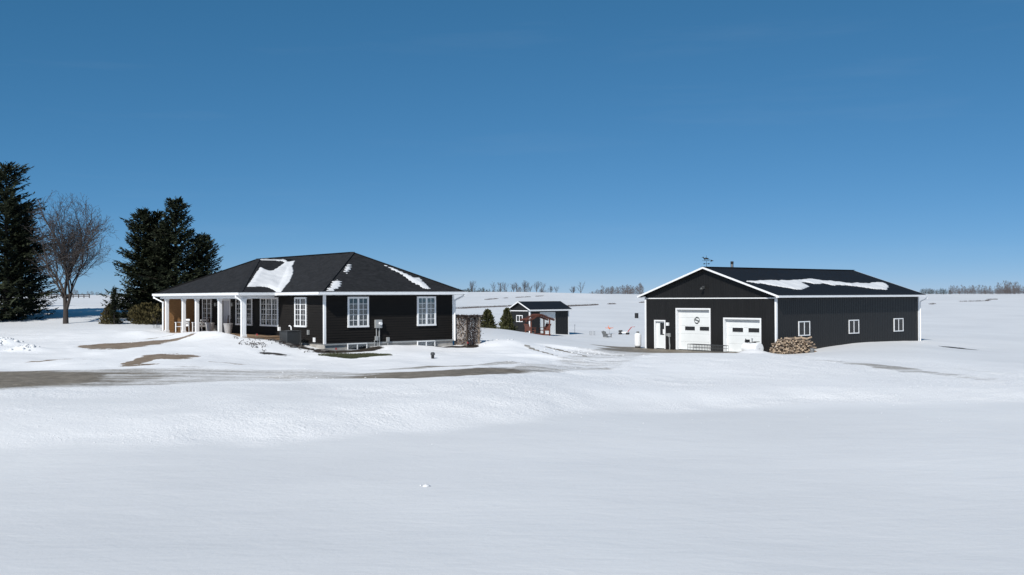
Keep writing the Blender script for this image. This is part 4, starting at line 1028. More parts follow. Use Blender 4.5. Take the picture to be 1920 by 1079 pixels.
# trees along the skyline
def far_tree(label, x, Z, h, seed, kind='bare', group='trees on the far hill'):
    X = (x) * Z; z = gz(X, Z)
    t = thing('hill_tree', label, 'tree', (X, Z, z - 0.2), seed * 1.3, group)
    rnd = random.Random(seed)
    if kind == 'bare':
        tk, tw = bare_tree_mesh(h, seed, h * rnd.uniform(0.30, 0.46), 2, 6, 0.18, 0.022 * h, 0.045, (0, 0.42, 0.36), seed % 2 == 0)
        tk.build('trunk', M['farwood'], t); stuff(tw.build('crown', M['farwood'], t))
    else:
        MB().tube([(0, 0, 0), (0, 0, h * 0.9)], [0.02 * h, 0.01], 6).build('trunk', M['farwood'], t)
        V, F = [], []
        for i in range(500):
            f = rnd.random() ** 1.3; a = rnd.uniform(0, 6.28); r = h * 0.26 * (1 - f) ** 0.8 * rnd.random() ** 0.4 + 0.1; L = h * 0.09; o = len(V)
            p = Vector((r * math.cos(a), r * math.sin(a), f * h)); d = Vector((math.cos(a), math.sin(a), rnd.uniform(-.6, .8))).normalized(); s = d.orthogonal().normalized()
            V.extend([tuple(p - s * L * .4), tuple(p + s * L * .4), tuple(p + d * L)]); F.append((o, o + 1, o + 2))
        c = MB(); c.v, c.f = V, F; stuff(c.build('crown', M['farever'], t))
    return t
far = [(885, 640, 7.5), (925, 620, 6.2), (938, 640, 6.6), (947, 630, 6.2), (963, 600, 5.5), (969, 580, 5.4), (984, 600, 6.8), (994, 590, 5.6), (1006, 600, 6.4), (1018, 600, 6.6), (1033, 640, 4.4), (1043, 640, 4.8), (1075, 760, 6.5), (1089, 760, 9.8)]
words = ['alone on the dark far wood', 'leftmost over the snow crest, rounded crown', 'wide crown beside its twin', 'narrow twin with a leaning trunk', 'thin and short before the scrub', 'growing out of the hilltop scrub', 'tallest over the scrub', 'forked and open',
         'between two clumps with straight trunk', 'broad and dense at the end of the hilltop row', 'low and bushy in the gap', 'low round crown beyond the row', 'hazy wide crown standing low', 'tallest standing by itself before the far wood']
for k, ((px, Z, h), wd) in enumerate(zip(far, words)):
    far_tree('small bare hill tree, ' + wd, (px - 960) / FPX, Z, h * 1.22, 50 + k)
def woods(name, label, segs, seed, m, n):
    """far wood that reads as one mass: trunks and fans of twigs"""
    rnd = random.Random(seed); V, F = [], []
    for (x0, x1, Z, h0, h1, dep) in segs:
        for i in range(int(n * (x1 - x0) / 100)):
            px = rnd.uniform(x0, x1); Zt = Z + rnd.uniform(0, dep); X = (px - 960) / FPX * Zt
            h = (h0 + (h1 - h0) * (px - x0) / (x1 - x0)) * rnd.uniform(0.6, 1.05) * (1 + 0.5 * float(vnoise(np.array(px * 0.09), np.array(seed * 7.3), seed))); z = gz(X, Zt) - 0.3
            o = len(V); w = 0.09 * h; V.extend([(X - 0.06, Zt, z), (X + 0.06, Zt, z), (X, Zt, z + h)]); F.append((o, o + 1, o + 2))
            for j in range(34):
                f = rnd.uniform(0.12, 1.0); a = rnd.uniform(0, 6.283); r = h * 0.30 * math.sin(math.pi * min(1, f * 0.85 + 0.12)) * rnd.random() ** 0.5
                p = (X + r * math.cos(a), Zt + r * math.sin(a), z + f * h); L = h * rnd.uniform(0.08, 0.2); o = len(V); aa = rnd.uniform(-0.8, 0.8); t = 0.022 * h * rnd.uniform(0.4, 1)
                V.extend([(p[0] - t, p[1], p[2]), (p[0] + t, p[1], p[2]), (p[0] + L * math.sin(aa), p[1], p[2] + L * math.cos(aa))]); F.append((o, o + 1, o + 2))
    c = MB(); c.v, c.f = V, F
    return tag(c.build(name, m), label, 'woods', kind='stuff')
woods('far_woods', 'brown leafless wood on the skyline beside the barn gable', [(1125, 1205, 800, 8, 9, 120), (1105, 1130, 760, 3.5, 6, 60)], 3, M['farwood'], 120)
woods('far_woods', 'long brown leafless wood on the skyline beyond the open field', [(1780, 2300, 800, 7.0, 7.5, 100), (1728, 2300, 820, 4.2, 4.8, 60), (1868, 1908, 780, 10.0, 10.0, 50), (1780, 2300, 790, 4.0, 4.2, 30)], 4, M['farwood'], 75)
woods('far_woods', 'bluish far wood between the house roof and the hilltop trees', [(862, 962, 1500, 14, 11, 300), (700, 880, 1500, 14, 14, 300)], 5, M['farever'], 130)
woods('far_woods', 'distant wood along the skyline behind the spruces', [(-60, 260, 900, 6, 8, 150), (260, 600, 900, 6, 5, 150)], 6, M['farwood'], 60)
woods('hilltop_scrub', 'brown scrub clump below the hilltop trees', [(968, 992, 590, 3.0, 2.6, 12), (1012, 1028, 600, 3.2, 3.0, 12)], 7, M['farwood'], 120)
woods('far_hedge', 'dark evergreen hedge line at the end of the barn roof', [(1722, 1782, 780, 4.0, 4.5, 40)], 8, M['farever'], 110)
# dead weeds along ditches in the fields
def weeds(label, pts, h, per, seed):
    rnd = random.Random(seed); V, F = [], []
    for (x0, y0), (x1, y1) in zip(pts, pts[1:]):
        L = math.hypot(x1 - x0, y1 - y0); n = int(L * per)
        for i in range(n):
            t = rnd.random()
            if vnoise(np.array((x0 + t * (x1 - x0)) * 0.25), np.array(y0 * 0.1), seed) < -0.22: continue
            x, y = x0 + t * (x1 - x0) + rnd.uniform(-.4, .4), y0 + t * (y1 - y0) + rnd.gauss(0, .8); z = gz(x, y) - 0.03; hh = h * rnd.uniform(0.35, 1.0); o = len(V); w = rnd.uniform(0.02, 0.06)
            V.extend([(x - w, y, z), (x + w, y, z), (x + rnd.uniform(-.3, .3), y, z + hh)]); F.append((o, o + 1, o + 2))
    c = MB(); c.v, c.f = V, F
    return tag(c.build('ditch_weeds', M['farwood']), label, 'weeds', kind='stuff')
weeds('dead weeds along the ditch between the house and the shed roof', [(-30, 165), (-9.4, 194.7), (-3.4, 222.9), (4, 252)], 0.42, 26, 1)
weeds('dead weeds along the ditch running from the shed towards the barn', [(11, 236), (18, 262), (27.5, 298), (42, 338), (60, 380)], 0.5, 24, 2)
weeds('dead weeds on the upper field fold below the hilltop trees', [(-9, 352), (-3, 385), (4, 410), (13, 436)], 0.45, 16, 3)
weeds('dead weeds in the open field beyond the end of the barn', [(128, 318), (134, 330)], 0.4, 12, 4)
weeds('dead weeds on the rise near the right far woods', [(160, 372), (175, 383), (190, 415), (199, 427)], 0.6, 14, 5)
# fence far behind the leafless tree
NP = 9
fz = thing('rail_fence', 'dark post and rail fence in the field behind the leafless tree', 'fence', (-130, 300, gz(-130, 300)))
for k in range(NP):
    x, y = -134.5 + k * 1.45, 300 + k * 0.3; z = gz(x, y) - gz(-130, 300)
    MB().box(x + 130 - 0.1, x + 130 + 0.1, y - 300 - 0.1, y - 300 + 0.1, z - 0.3, z + 1.2).build('post', M['bark'], fz)
for zz in (1.0, 0.55):
    for k in range(NP - 1):
        a, b = (-134.5 + k * 1.45, 300 + k * 0.3), (-134.5 + (k + 1) * 1.45, 300 + (k + 1) * 0.3)
        MB().bar((a[0] + 130, a[1] - 300, gz(*a) - gz(-130, 300) + zz), (b[0] + 130, b[1] - 300, gz(*b) - gz(-130, 300) + zz), 0.08, 0.22).build('rail', M['bark'], fz)

# ------------------------------------------------------------------ things around the house
def at(o, u, v, dz=0.0):
    x, y = W(o, u, v); return (x, y, gz(x, y) + dz)
p = W(HO, -1.05, 1.85)
ac = thing('air_conditioner', 'dark grey louvred air conditioner unit standing beside the house wall', 'air conditioner', (p[0], p[1], 1.42), ALPHA)
MB().box(-0.45, 0.45, -0.45, 0.45, -0.3, 0.02).build('pad', M['concrete'], ac)
MB().box(-0.36, 0.36, -0.36, 0.36, 0.03, 0.76).build('coil', M['black'], ac)
for k in range(13):
    z = 0.06 + k * 0.053
    lv = MB()
    for s in (-1, 1):
        lv.box(-0.40, 0.40, s * 0.40 - 0.01, s * 0.40 + 0.01, z, z + 0.034); lv.box(s * 0.40 - 0.01, s * 0.40 + 0.01, -0.39, 0.39, z + 0.0005, z + 0.0345)
    lv.build('louvre', M['acgrey'], ac)
for sx in (-1, 1):
    for sy in (-1, 1): MB().box(sx * 0.40 - 0.025, sx * 0.40 + 0.025, sy * 0.40 - 0.025, sy * 0.40 + 0.025, 0.02, 0.78).build('corner_post', M['acgrey'], ac)
tp = MB().lathe([(0.30, 0.8), (0.30, 0.83)], (0, 0, 0), 20); tp.box(-0.43, 0.43, -0.43, 0.43, 0.775, 0.802); tp.build('top_cover', M['acgrey'], ac, bevel=0.01)
MB().tube([(0.42, 0.1, 0.3), (0.75, 0.1, 0.25), (0.98, 0.1, 0.35)], 0.025, 6).build('refrigerant_line', M['black'], ac)

em_ = W(HO, 3.3, -0.03)
mt = thing('electric_meter', 'grey electric meter box with round dial and conduits on house wall', 'meter', (em_[0], em_[1], 1.2), ALPHA)
MB().box(-0.20, 0.21, -0.17, 0.0, 1.11, 1.57).build('box', M['greybox'], mt, bevel=0.01)
dl = MB(); dl.tube([(0.06, -0.17, 1.36), (0.06, -0.29, 1.36)], 0.085, 14); dl.build('dial', M['white'], mt)
for x, z0, z1, r in ((0.07, -0.2, 1.11, 0.038), (-0.11, 0.65, 1.11, 0.03), (-0.05, -0.1, 0.45, 0.018), (-0.24, -0.1, 0.45, 0.018)):
    MB().tube([(x, -0.07, z0), (x, -0.07, z1)], r, 8).build('conduit', M['greybox'], mt)
MB().box(-0.18, -0.03, -0.14, 0.0, 0.42, 0.66).build('junction_box', M['greybox'], mt)
q = W(HO, 3.94, -0.03)
gm = thing('telephone_box', 'small grey utility box on a post beside the electric meter', 'utility box', (q[0], q[1], 1.2), ALPHA)
MB().box(-0.08, 0.08, -0.12, 0.0, 0.33, 0.58).build('box', M['greybox'], gm, bevel=0.008); MB().tube([(0, -0.06, -0.2), (0, -0.06, 0.34)], 0.03, 8).build('conduit', M['greybox'], gm)

# planters and seats on the porch
def planter(v, u, label):
    x, y = W(HO, u, v)
    t = thing('porch_planter', label, 'planter', (x, y, ZD), ALPHA, 'planters on the porch')
    MB().lathe([(0.17, 0.0), (0.18, 0.02), (0.27, 0.60), (0.29, 0.60), (0.29, 0.66), (0.25, 0.66), (0.24, 0.58)], (0, 0, 0), 24).build('pot', M['pot'], t, smooth=False)
    st = MB(); rnd = random.Random(int(v * 10))
    for k in range(16):
        a = rnd.uniform(0, 6.28); r = rnd.uniform(0.02, 0.2); st.tube([(r * math.cos(a), r * math.sin(a), 0.55), (1.4 * r * math.cos(a), 1.4 * r * math.sin(a), 0.9), (1.7 * r * math.cos(a) + .03, 1.7 * r * math.sin(a), rnd.uniform(0.95, 1.2))], [0.01, 0.007, 0.003], 4, False)
    stuff(st.build('dry_plant', M['vine'], t)); return t
planter(12.05, -1.3, 'tapered grey planter under the porch window away from the door')
planter(9.35, -1.3, 'tapered grey planter standing in front of the porch door')
def seat(u, v, rz, label, wide=0.6, m='white'):
    x, y = W(HO, u, v); t = thing('porch_chair', label, 'chair', (x, y, ZD), ALPHA + rz, 'chairs on the porch')
    w = wide / 2
    for sx in (-1, 1):
        MB().box(sx * w - 0.03, sx * w + 0.03, -0.3, -0.24, 0, 0.62).build('leg', M[m], t); MB().box(sx * w - 0.03, sx * w + 0.03, 0.24, 0.30, 0, 0.62).build('leg', M[m], t)
        MB().box(sx * w - 0.045, sx * w + 0.045, -0.33, 0.31, 0.62, 0.66).build('arm_rest', M[m], t)
    for k in range(5): MB().box(-w + 0.035, w - 0.035, -0.28 + k * 0.105, -0.19 + k * 0.105, 0.36, 0.385).build('seat_slat', M[m], t)
    for k in range(3): MB().bar((-w + 0.035, 0.29 + 0.05 * k, 0.45 + 0.17 * k), (w - 0.035, 0.29 + 0.05 * k, 0.45 + 0.17 * k), 0.025, 0.11).build('back_slat', M[m], t)
    return t
seat(-1.75, 15.3, R(-60), 'white slatted chair close to the wooden porch wall')
seat(-1.1, 14.0, R(200), 'white slatted chair between the middle porch posts', 0.75)
bnx, bny = W(HO, -0.5, 13.6)
bn = thing('porch_bench', 'low grey bench against the house wall under the porch window', 'bench', (bnx, bny, ZD), ALPHA)
for s in (-0.5, 0.5): MB().box(-0.2, 0.2, s - 0.04, s + 0.04, 0, 0.40).build('leg', M['greybox'], bn)
for k in range(3): MB().box(-0.22 + k * 0.15, -0.09 + k * 0.15, -0.62, 0.62, 0.405, 0.435).build('seat_slat', M['greybox'], bn)

# lattice screen hung with dry vine at the far corner of the end wall
lx, ly = W(HO, 8.75, -0.35)
lt = thing('lattice_screen', 'brown lattice screen overgrown with dry dark vine at house corner', 'lattice', (lx, ly, 1.05), ALPHA)
def latt(ax, ay, bx_, by_, name, h=1.75):
    a, b = Vector((ax, ay, 0)), Vector((bx_, by_, 0)); L = (b - a).length; d = (b - a) / L; mb = MB(); s = 0.135
    up = Vector((d.y, -d.x, 0)); n = int((L + h) / s)
    for k in range(n + 1):
        for sg in (0, 1):
            x0, z0 = k * s - h, 0.0; x1, z1 = k * s, h
            if x0 < 0: z0 -= x0; x0 = 0.0
            if x1 > L: z1 -= x1 - L; x1 = L
            if z1 - z0 < 0.03: continue
            xa, xb = (x0, x1) if sg == 0 else (L - x0, L - x1)
            o = up * (0.006 if sg else -0.006)
            mb.bar(a + d * xa + o + Vector((0, 0, z0)), a + d * xb + o + Vector((0, 0, z1)), 0.011, 0.032, tuple(d))
    stuff(mb.build(name, M['lattice'], lt))
    for q in (a, b): MB().box(q.x - 0.045, q.x + 0.045, q.y - 0.045, q.y + 0.045, -0.6, h + 0.04).build('post', M['lattice'], lt)
    MB().bar(a + Vector((0, 0, h + 0.02)), b + Vector((0, 0, h + 0.02)), 0.07, 0.05).build('top_rail', M['lattice'], lt)
latt(0.0, 0.5, 0.06, -0.62, 'lattice_panel'); latt(0.06, -0.62, 0.85, -0.72, 'lattice_panel')
vn = MB(); rnd = random.Random(3); V, F = [], []
for k in range(1900):
    s = rnd.random(); z = 1.88 - 1.9 * (rnd.random() ** 2.6)
    x, y = (0.03, 0.5 - 1.12 * s * 1.6) if s < 0.62 else (0.06 + (s - 0.62) / 0.38 * 0.95, -0.66)
    x += rnd.gauss(0, 0.05); y += rnd.gauss(0, 0.10); x += (rnd.uniform(0, .25) if s > 0.97 else 0)
    d = Vector((rnd.uniform(-1, 1), rnd.uniform(-1, 1), rnd.uniform(-1, 0.6))).normalized(); L = rnd.uniform(0.05, 0.16); sdv = d.orthogonal().normalized() * L * 0.28; q = Vector((x, y, z)); o = len(V)
    V.extend([tuple(q - sdv), tuple(q + sdv), tuple(q + d * L)]); F.append((o, o + 1, o + 2))
for k in range(60):
    x = rnd.uniform(0, 0.9); vn.tube([(x, -0.68, 0.0), (x + rnd.uniform(-.2, .2), -0.70, 0.8), (x + rnd.uniform(-.3, .3), -0.70, 1.7), (x + rnd.uniform(-.4, .4), -0.7 + rnd.uniform(-.2, .2), 1.9)], 0.008, 3, False)
vn.add(V, F); stuff(vn.build('vine', M['vine'], lt))
# pipe cap, flags, hose
px, py = -3.95, 51.6
vp = thing('septic_pipe', 'black capped vent pipe sticking out of the snowy lawn', 'pipe', (px, py, gz(px, py) - 0.1))
MB().lathe([(0.075, -0.2), (0.075, 0.28)], (0, 0, 0), 14).build('pipe', M['black'], vp)
MB().lathe([(0.10, 0.27), (0.11, 0.29), (0.11, 0.36), (0.08, 0.41), (0.02, 0.42)], (0, 0, 0), 14).build('cap', M['acgrey'], vp)
for k, (x, y, lab) in enumerate(((*W(HO, 8.6, -1.2), 'small red flag on a wire stake in soil by the lattice'), (*W(HO, 0.0, -1.15), 'small red flag on a wire stake by the foundation corner'), (*W(HO, -1.9, 4.3), 'small red flag on a wire stake in front of the deck'))):
    f_ = thing('marker_flag', lab, 'flag', (x, y, gz(x, y)), ALPHA, 'marker flags by the house')
    MB().tube([(0, 0, -0.1), (0, 0, 0.30)], 0.006, 5).build('stake', M['galv'], f_)
    MB().add([(0, 0, 0.3), (0.10, 0.01, 0.29), (0.12, -0.01, 0.2), (0, 0, 0.2), (0, 0.006, 0.3), (0.10, 0.016, 0.29), (0.12, -0.004, 0.2), (0, 0.006, 0.2)], [(0,1,2,3),(7,6,5,4),(0,3,7,4),(1,0,4,5),(2,1,5,6),(3,2,6,7)]).build('pennant', M['red'], f_)
# stones and dead perennials in the bed round the air conditioner
rnd = random.Random(11)
def rock_mesh(seed):
    r_ = random.Random(seed); mb = MB(); n = 8; prof = [(0.02, -0.5), (0.7, -0.4), (1.0, 0.0), (0.75, 0.42), (0.03, 0.55)]
    mb.lathe(prof, (0, 0, 0), n); mb.v = [(x * r_.uniform(.75, 1.2), y * r_.uniform(.75, 1.2), z * r_.uniform(.7, 1.2)) for x, y, z in mb.v]; return mb
base = rock_mesh(2).build('garden_stone', M['rock'])
spots = [(-1.75, 0.6), (-1.6, 1.1), (-1.75, 1.9), (-1.7, 2.6), (-1.55, 3.2), (-1.3, 0.2), (-0.9, -0.3), (-1.85, 3.8), (-0.3, -0.6), (-1.8, 0.1)]
for k, (u, v) in enumerate(spots):
    o = base if k == 0 else base.copy()
    if k: C.objects.link(o)
    x, y = W(HO, u, v); s = rnd.uniform(0.11, 0.2); o.location = (x, y, gz(x, y) + 0.03); o.scale = (s * 1.3, s, s * 0.7); o.rotation_euler = (0, 0, rnd.uniform(0, 6))
    tag(o, 'dark garden stone edging the bed around the air conditioner', 'stone', 'stones edging the garden bed')
gs = MB()
for k in range(150):
    u, v = (rnd.gauss(-1.6, 0.35), rnd.gauss(1.2, 1.0)) if k < 90 else (rnd.gauss(-3.6, 0.4), rnd.gauss(0.9, 0.9))
    if u > -0.3 and v > 0: continue
    x, y = W(HO, u, v); z = gz(x, y); a = rnd.uniform(0, 6.28); l = rnd.uniform(0.08, 0.28)
    gs.tube([(x, y, z - 0.03), (x + 0.4 * l * math.cos(a), y + 0.4 * l * math.sin(a), z + 0.4 * l), (x + l * math.cos(a), y + l * math.sin(a), z + 0.3 * l)], [0.018, 0.014, 0.006], 4, False)
tag(gs.build('dead_perennials', M['vine']), 'dark dead plants sticking from snow in the bed by the porch deck', 'plants', kind='stuff')
gb = MB()
for k in range(5200):
    r = math.sqrt(rnd.random()); a = rnd.uniform(0, 6.28); x, y = -8.0 + 1.9 * r * math.cos(a), 52.95 + 0.9 * r * math.sin(a); z = gz(x, y); hh = rnd.uniform(0.03, 0.08); w = 0.012; o = len(gb.v)
    gb.v += [(x - w, y, z), (x + w, y, z), (x + rnd.uniform(-.04, .04), y + rnd.uniform(-.04, .04), z + hh)]; gb.f.append((o, o + 1, o + 2))
tag(gb.build('lawn_grass', mat('winter_grass', (0.042, 0.048, 0.018), 0.8, var=0.4, vscale=3)), 'olive winter grass showing where the snow has melted by the basement window', 'grass', kind='stuff')

# ------------------------------------------------------------------ things in front of the barn
fx, fy = W(BO, -1.6, 0.62)
ft = thing('fuel_tank', 'white horizontal fuel tank with pump and hose by barn corner', 'fuel tank', (fx, fy, -0.05), ALPHA - R(8))
bd = MB(); pr = [(0.03, 0.0), (0.26, 0.004), (0.37, 0.012), (0.395, 0.03), (0.395, 1.32), (0.37, 1.345), (0.26, 1.36), (0.03, 1.37)]; n = 26
for r, a in pr:
    for k in range(n): t = 2 * math.pi * k / n; bd.v.append((-0.1 + r * math.cos(t), a - 0.6, 0.48 + r * math.sin(t)))
for i in range(len(pr) - 1):
    for k in range(n): bd.f.append((i * n + k, i * n + (k + 1) % n, (i + 1) * n + (k + 1) % n, (i + 1) * n + k))
bd.build('tank_shell', M['white'], ft)
for a in (-0.35, 0.5): MB().box(-0.42, 0.22, a - 0.04, a + 0.04, -0.05, 0.2).build('leg', M['galv'], ft)
pm = MB(); pm.tube([(-0.1, 0.1, 0.84), (-0.1, 0.1, 1.1)], 0.045, 10); pm.tube([(-0.1, 0.1, 1.1), (-0.1, 0.1, 1.16)], 0.065, 10); pm.box(-0.2, 0.0, -0.2, 0.04, 0.86, 0.95); pm.build('vent_pipe', M['galv'], ft)
pb = MB(); pb.box(-0.22, 0.02, 0.44, 0.62, 0.86, 1.06); pb.tube([(-0.1, 0.58, 1.0), (-0.1, 0.72, 1.1), (-0.1, 0.76, 0.95), (-0.2, 0.66, 0.88)], 0.03, 8); pb.build('pump', M['black'], ft)
MB().tube([(-0.12, 0.5, 0.92), (-0.32, 0.35, 0.92), (-0.34, 0.0, 0.88), (-0.2, -0.3, 0.92), (-0.12, -0.4, 0.96)], 0.018, 6).build('hose', M['black'], ft)
MB().box(-0.2, 0.0, -0.52, -0.16, 0.93, 0.96).build('filler_cap', M['black'], ft)
# split firewood in a heap: every billet its own thing
wx, wy = W(BO, 0.3, -1.15)
rnd = random.Random(21)
def billet(seed):
    r_ = random.Random(seed); L = 0.52; a0 = r_.uniform(-.2, .2); rr = 0.095
    sec = [(0, 0.0)] + [(rr * math.cos(a0 + t), rr * math.sin(a0 + t)) for t in np.linspace(-0.75, 0.75, 6)]
    sec = [(x - 0.06, y) for x, y in sec]
    me = bpy.data.meshes.new('firewood_log'); V = [(-L / 2, x * r_.uniform(.9, 1.1), y * r_.uniform(.9, 1.1)) for x, y in sec] + [(L / 2, x * r_.uniform(.9, 1.1), y * r_.uniform(.9, 1.1)) for x, y in sec]; n = len(sec)
    F = [tuple(range(n - 1, -1, -1)), tuple(range(n, 2 * n))] + [(k, (k + 1) % n, n + (k + 1) % n, n + k) for k in range(n)]
    me.from_pydata(V, [], F); me.materials.append(M['logend']); me.materials.append(M['logside']); me.materials.append(M['logface'])
    mi = [0, 0] + [2 if k in (0, n - 1) else 1 for k in range(n)]
    me.polygons.foreach_set('material_index', mi); me.update(); return me
bil = [billet(s) for s in range(7)]
pile_dir = ALPHA - R(18); cd_, sd_ = math.cos(pile_dir), math.sin(pile_dir)
px0, py0 = W(BO, 0.0, -1.55); nlog = 0
logs = []
for row in range(9):
    ln = 3.1 - 0.10 * max(0, row - 2) - 0.028 * row * row * 0.3
    for dpt in range(2):
        x = -ln / 2
        while x < ln / 2 and nlog < 296:
            top = row >= 7
            if top and rnd.random() < 0.45: x += 0.2; continue
            a = x + rnd.uniform(-.05, .05); b = dpt * 0.48 + rnd.uniform(-.07, .07); z = 0.0 + row * 0.126 + rnd.uniform(-.03, .03)
            X, Y = px0 + cd_ * a - sd_ * b, py0 + sd_ * a + cd_ * b
            o = bpy.data.objects.new('firewood_log', bil[rnd.randrange(7)]); C.objects.link(o)
            skew = rnd.gauss(0, 0.5) if rnd.random() > 0.62 else rnd.uniform(-1.57, 1.57)
            o.location = (X, Y, z + 0.12); o.rotation_euler = (rnd.uniform(0, 6.283), rnd.gauss(0, 0.22), pile_dir + math.pi / 2 + skew)
            s = rnd.uniform(0.82, 1.25); o.scale = (rnd.uniform(0.9, 1.15), s, s)
            tag(o, 'split firewood log in the heaped wood pile at the barn corner', 'firewood', 'logs in the firewood pile'); nlog += 1
            x += 0.165 + rnd.uniform(0, 0.03)
gp = (px0 + cd_ * 0.95 - sd_ * -0.5, py0 + sd_ * 0.95 + cd_ * -0.5)
cb = thing('grey_pail', 'small grey pail standing in front of the firewood pile', 'pail', (gp[0], gp[1], gz(*gp) - 0.02))
MB().lathe([(0.11, 0), (0.14, 0.30), (0.15, 0.30), (0.15, 0.33), (0.125, 0.33), (0.10, 0.04)], (0, 0, 0), 16).build('bucket', M['plastic_grey'], cb)
MB().tube([(-0.14, 0, 0.3), (-0.1, -0.1, 0.24), (0, -0.15, 0.2), (0.1, -0.1, 0.24), (0.14, 0, 0.3)], 0.006, 5).build('handle', M['galv'], cb)
# wire hay-rack panel lying on edge before the doors
g0, g1 = W(BO, -2.0, 6.2), W(BO, -2.4, 2.7)
rk = thing('wire_rack', 'low dark wire rack standing in front of the overhead doors', 'rack', (g0[0], g0[1], 0.1), math.atan2(g1[1] - g0[1], g1[0] - g0[0]))
Lr = math.hypot(g1[0] - g0[0], g1[1] - g0[1])
for y in (0.0, 0.55):
    for z in (0.02, 0.24, 0.46): MB().tube([(0, y, z), (Lr, y, z)], 0.02 if z > 0.3 else 0.014, 5).build('rail', M['acgrey'], rk)
k = 0
while k * 0.16 <= Lr:
    for y in (0.0, 0.55): MB().tube([(k * 0.16, y, 0.0), (k * 0.16, y, 0.46)], 0.012, 4).build('upright', M['acgrey'], rk)
    k += 1
for x in (0, Lr):
    for z in (0.02, 0.46): MB().tube([(x, 0, z), (x, 0.55, z)], 0.014, 5).build('end_rail', M['acgrey'], rk)
# propane cylinder beside the barn
tx, ty = W(BO, -0.3, 12.75)
pr_ = thing('propane_tank', 'tall white upright propane tank beside the barn wall', 'propane tank', (tx, ty, 0.0))
MB().lathe([(0.02, 0.08), (0.2, 0.09), (0.26, 0.16), (0.265, 0.25), (0.265, 0.98), (0.24, 1.07), (0.16, 1.13), (0.02, 1.15)], (0, 0, 0), 24).build('tank_shell', M['white'], pr_, smooth=True)
MB().lathe([(0.22, -0.05), (0.22, 0.12), (0.20, 0.12), (0.20, -0.05)], (0, 0, 0), 20).build('foot_ring', M['black'], pr_)
MB().lathe([(0.11, 1.12), (0.11, 1.26), (0.10, 1.27), (0.03, 1.28)], (0, 0, 0), 16).build('valve_cover', M['plastic_grey'], pr_)

# ------------------------------------------------------------------ yard between shed and barn
gx, gy = 2.35, 96.5
zs = gz(gx, gy)
gl = thing('glider_swing', 'red stained wooden glider swing with slatted arched canopy before shed', 'swing', (gx, gy, zs + 0.02), R(24))
for x in (-0.95, 0.95):
    for y in (-0.6, 0.6): MB().box(x - 0.05, x + 0.05, y - 0.05, y + 0.05, -0.15, 1.42).build('post', M['redwood'], gl)
for y in (-0.66, 0.66): 
    pts = [(-1.5, 1.30), (-0.9, 1.40), (-0.45, 1.68), (0.0, 1.80), (0.45, 1.68), (0.9, 1.48), (1.42, 1.32)]
    b = MB()
    for a, c_ in zip(pts, pts[1:]): b.bar((a[0], y, a[1]), (c_[0], y, c_[1]), 0.06, 0.14)
    b.build('canopy_beam', M['redwood'], gl)
pts = np.array([(-1.5, 1.40), (-0.9, 1.50), (-0.45, 1.78), (0.0, 1.90), (0.45, 1.78), (0.9, 1.58), (1.42, 1.42)])
for k in range(20):
    x = -1.45 + k * 0.15; z = float(np.interp(x, pts[:, 0], pts[:, 1]))
    MB().box(x - 0.06, x + 0.06, -0.85, 0.85, z, z + 0.03).build('canopy_slat', M['redwood'], gl)
for s in (-1, 1):
    bch = MB().box(s * 0.95, s * 0.42, -0.52, 0.52, 0.36, 0.41).build('seat', M['redwood'], gl)
    for k in range(7):
        y = -0.48 + k * 0.16; MB().bar((s * 0.92, y, 0.36), (s * 1.14, y, 0.98), 0.145, 0.025, (1, 0, 0)).build('back_slat', M['redwood'], bch)
    MB().bar((s * 1.13, -0.56, 0.96), (s * 1.13, 0.56, 0.96), 0.07, 0.07).build('back_rail', M['redwood'], bch)
    for y in (-0.55, 0.55): MB().box(s * 1.05, s * 0.40, y - 0.04, y + 0.04, 0.62, 0.66).build('arm_rest', M['redwood'], bch)
    for y in (-0.5, 0.5): MB().box(s * 0.5 - 0.03, s * 0.5 + 0.03, y - 0.03, y + 0.03, 0.02, 0.62).build('front_leg', M['redwood'], bch)
MB().box(-0.5, 0.5, -0.5, 0.5, 0.06, 0.11).build('foot_platform', M['redwood'], gl)
for y in (-0.6, 0.6): MB().box(-1.05, 1.05, y - 0.05, y + 0.05, -0.05, 0.05).build('base_rail', M['redwood'], gl)

ox, oy = 9.9, 106.0
oz = gz(ox, oy)
wg = thing('garden_whirligig', 'bright orange winged whirligig on a stake in the snow', 'whirligig', (ox, oy, oz), 0.2)
MB().tube([(0, 0, -0.2), (0, 0, 0.52)], 0.02, 6).build('stake', M['galv'], wg)
MB().tube([(0, -0.25, 0.56), (0, 0.0, 0.57), (0, 0.35, 0.62)], [0.05, 0.08, 0.03], 10).build('body', M['orange'], wg, smooth=True)
for s in (-1, 1): MB().add([(0, -0.1, 0.56), (s * 0.40, -0.06, 0.60), (s * 0.42, 0.05, 0.60), (s * 0.3, 0.12, 0.59), (0, 0.12, 0.57), (0, -0.1, 0.62), (s * 0.40, -0.06, 0.64), (s * 0.42, 0.05, 0.64), (s * 0.3, 0.12, 0.63), (0, 0.12, 0.63)], [(0,1,2,3,4),(9,8,7,6,5),(0,5,6,1),(1,6,7,2),(2,7,8,3),(3,8,9,4)]).build('wing', M['orange'], wg)
MB().add([(-0.02, 0.25, 0.6), (0.02, 0.25, 0.6), (0.02, 0.38, 0.85), (-0.02, 0.38, 0.85), (0.0, 0.42, 0.6)], [(0, 1, 2, 3), (1, 4, 2), (0, 3, 4), (3, 2, 4)]).build('tail_fin', M['orange'], wg)
cx, cy = 8.95, 98.0
ch = thing('lawn_chair', 'grey plastic lawn chair half buried in snow near whirligig', 'chair', (cx, cy, gz(cx, cy) - 0.3), 2.2)
MB().box(-0.27, 0.27, -0.27, 0.25, 0.36, 0.41).build('seat', M['plastic_grey'], ch, bevel=0.02)
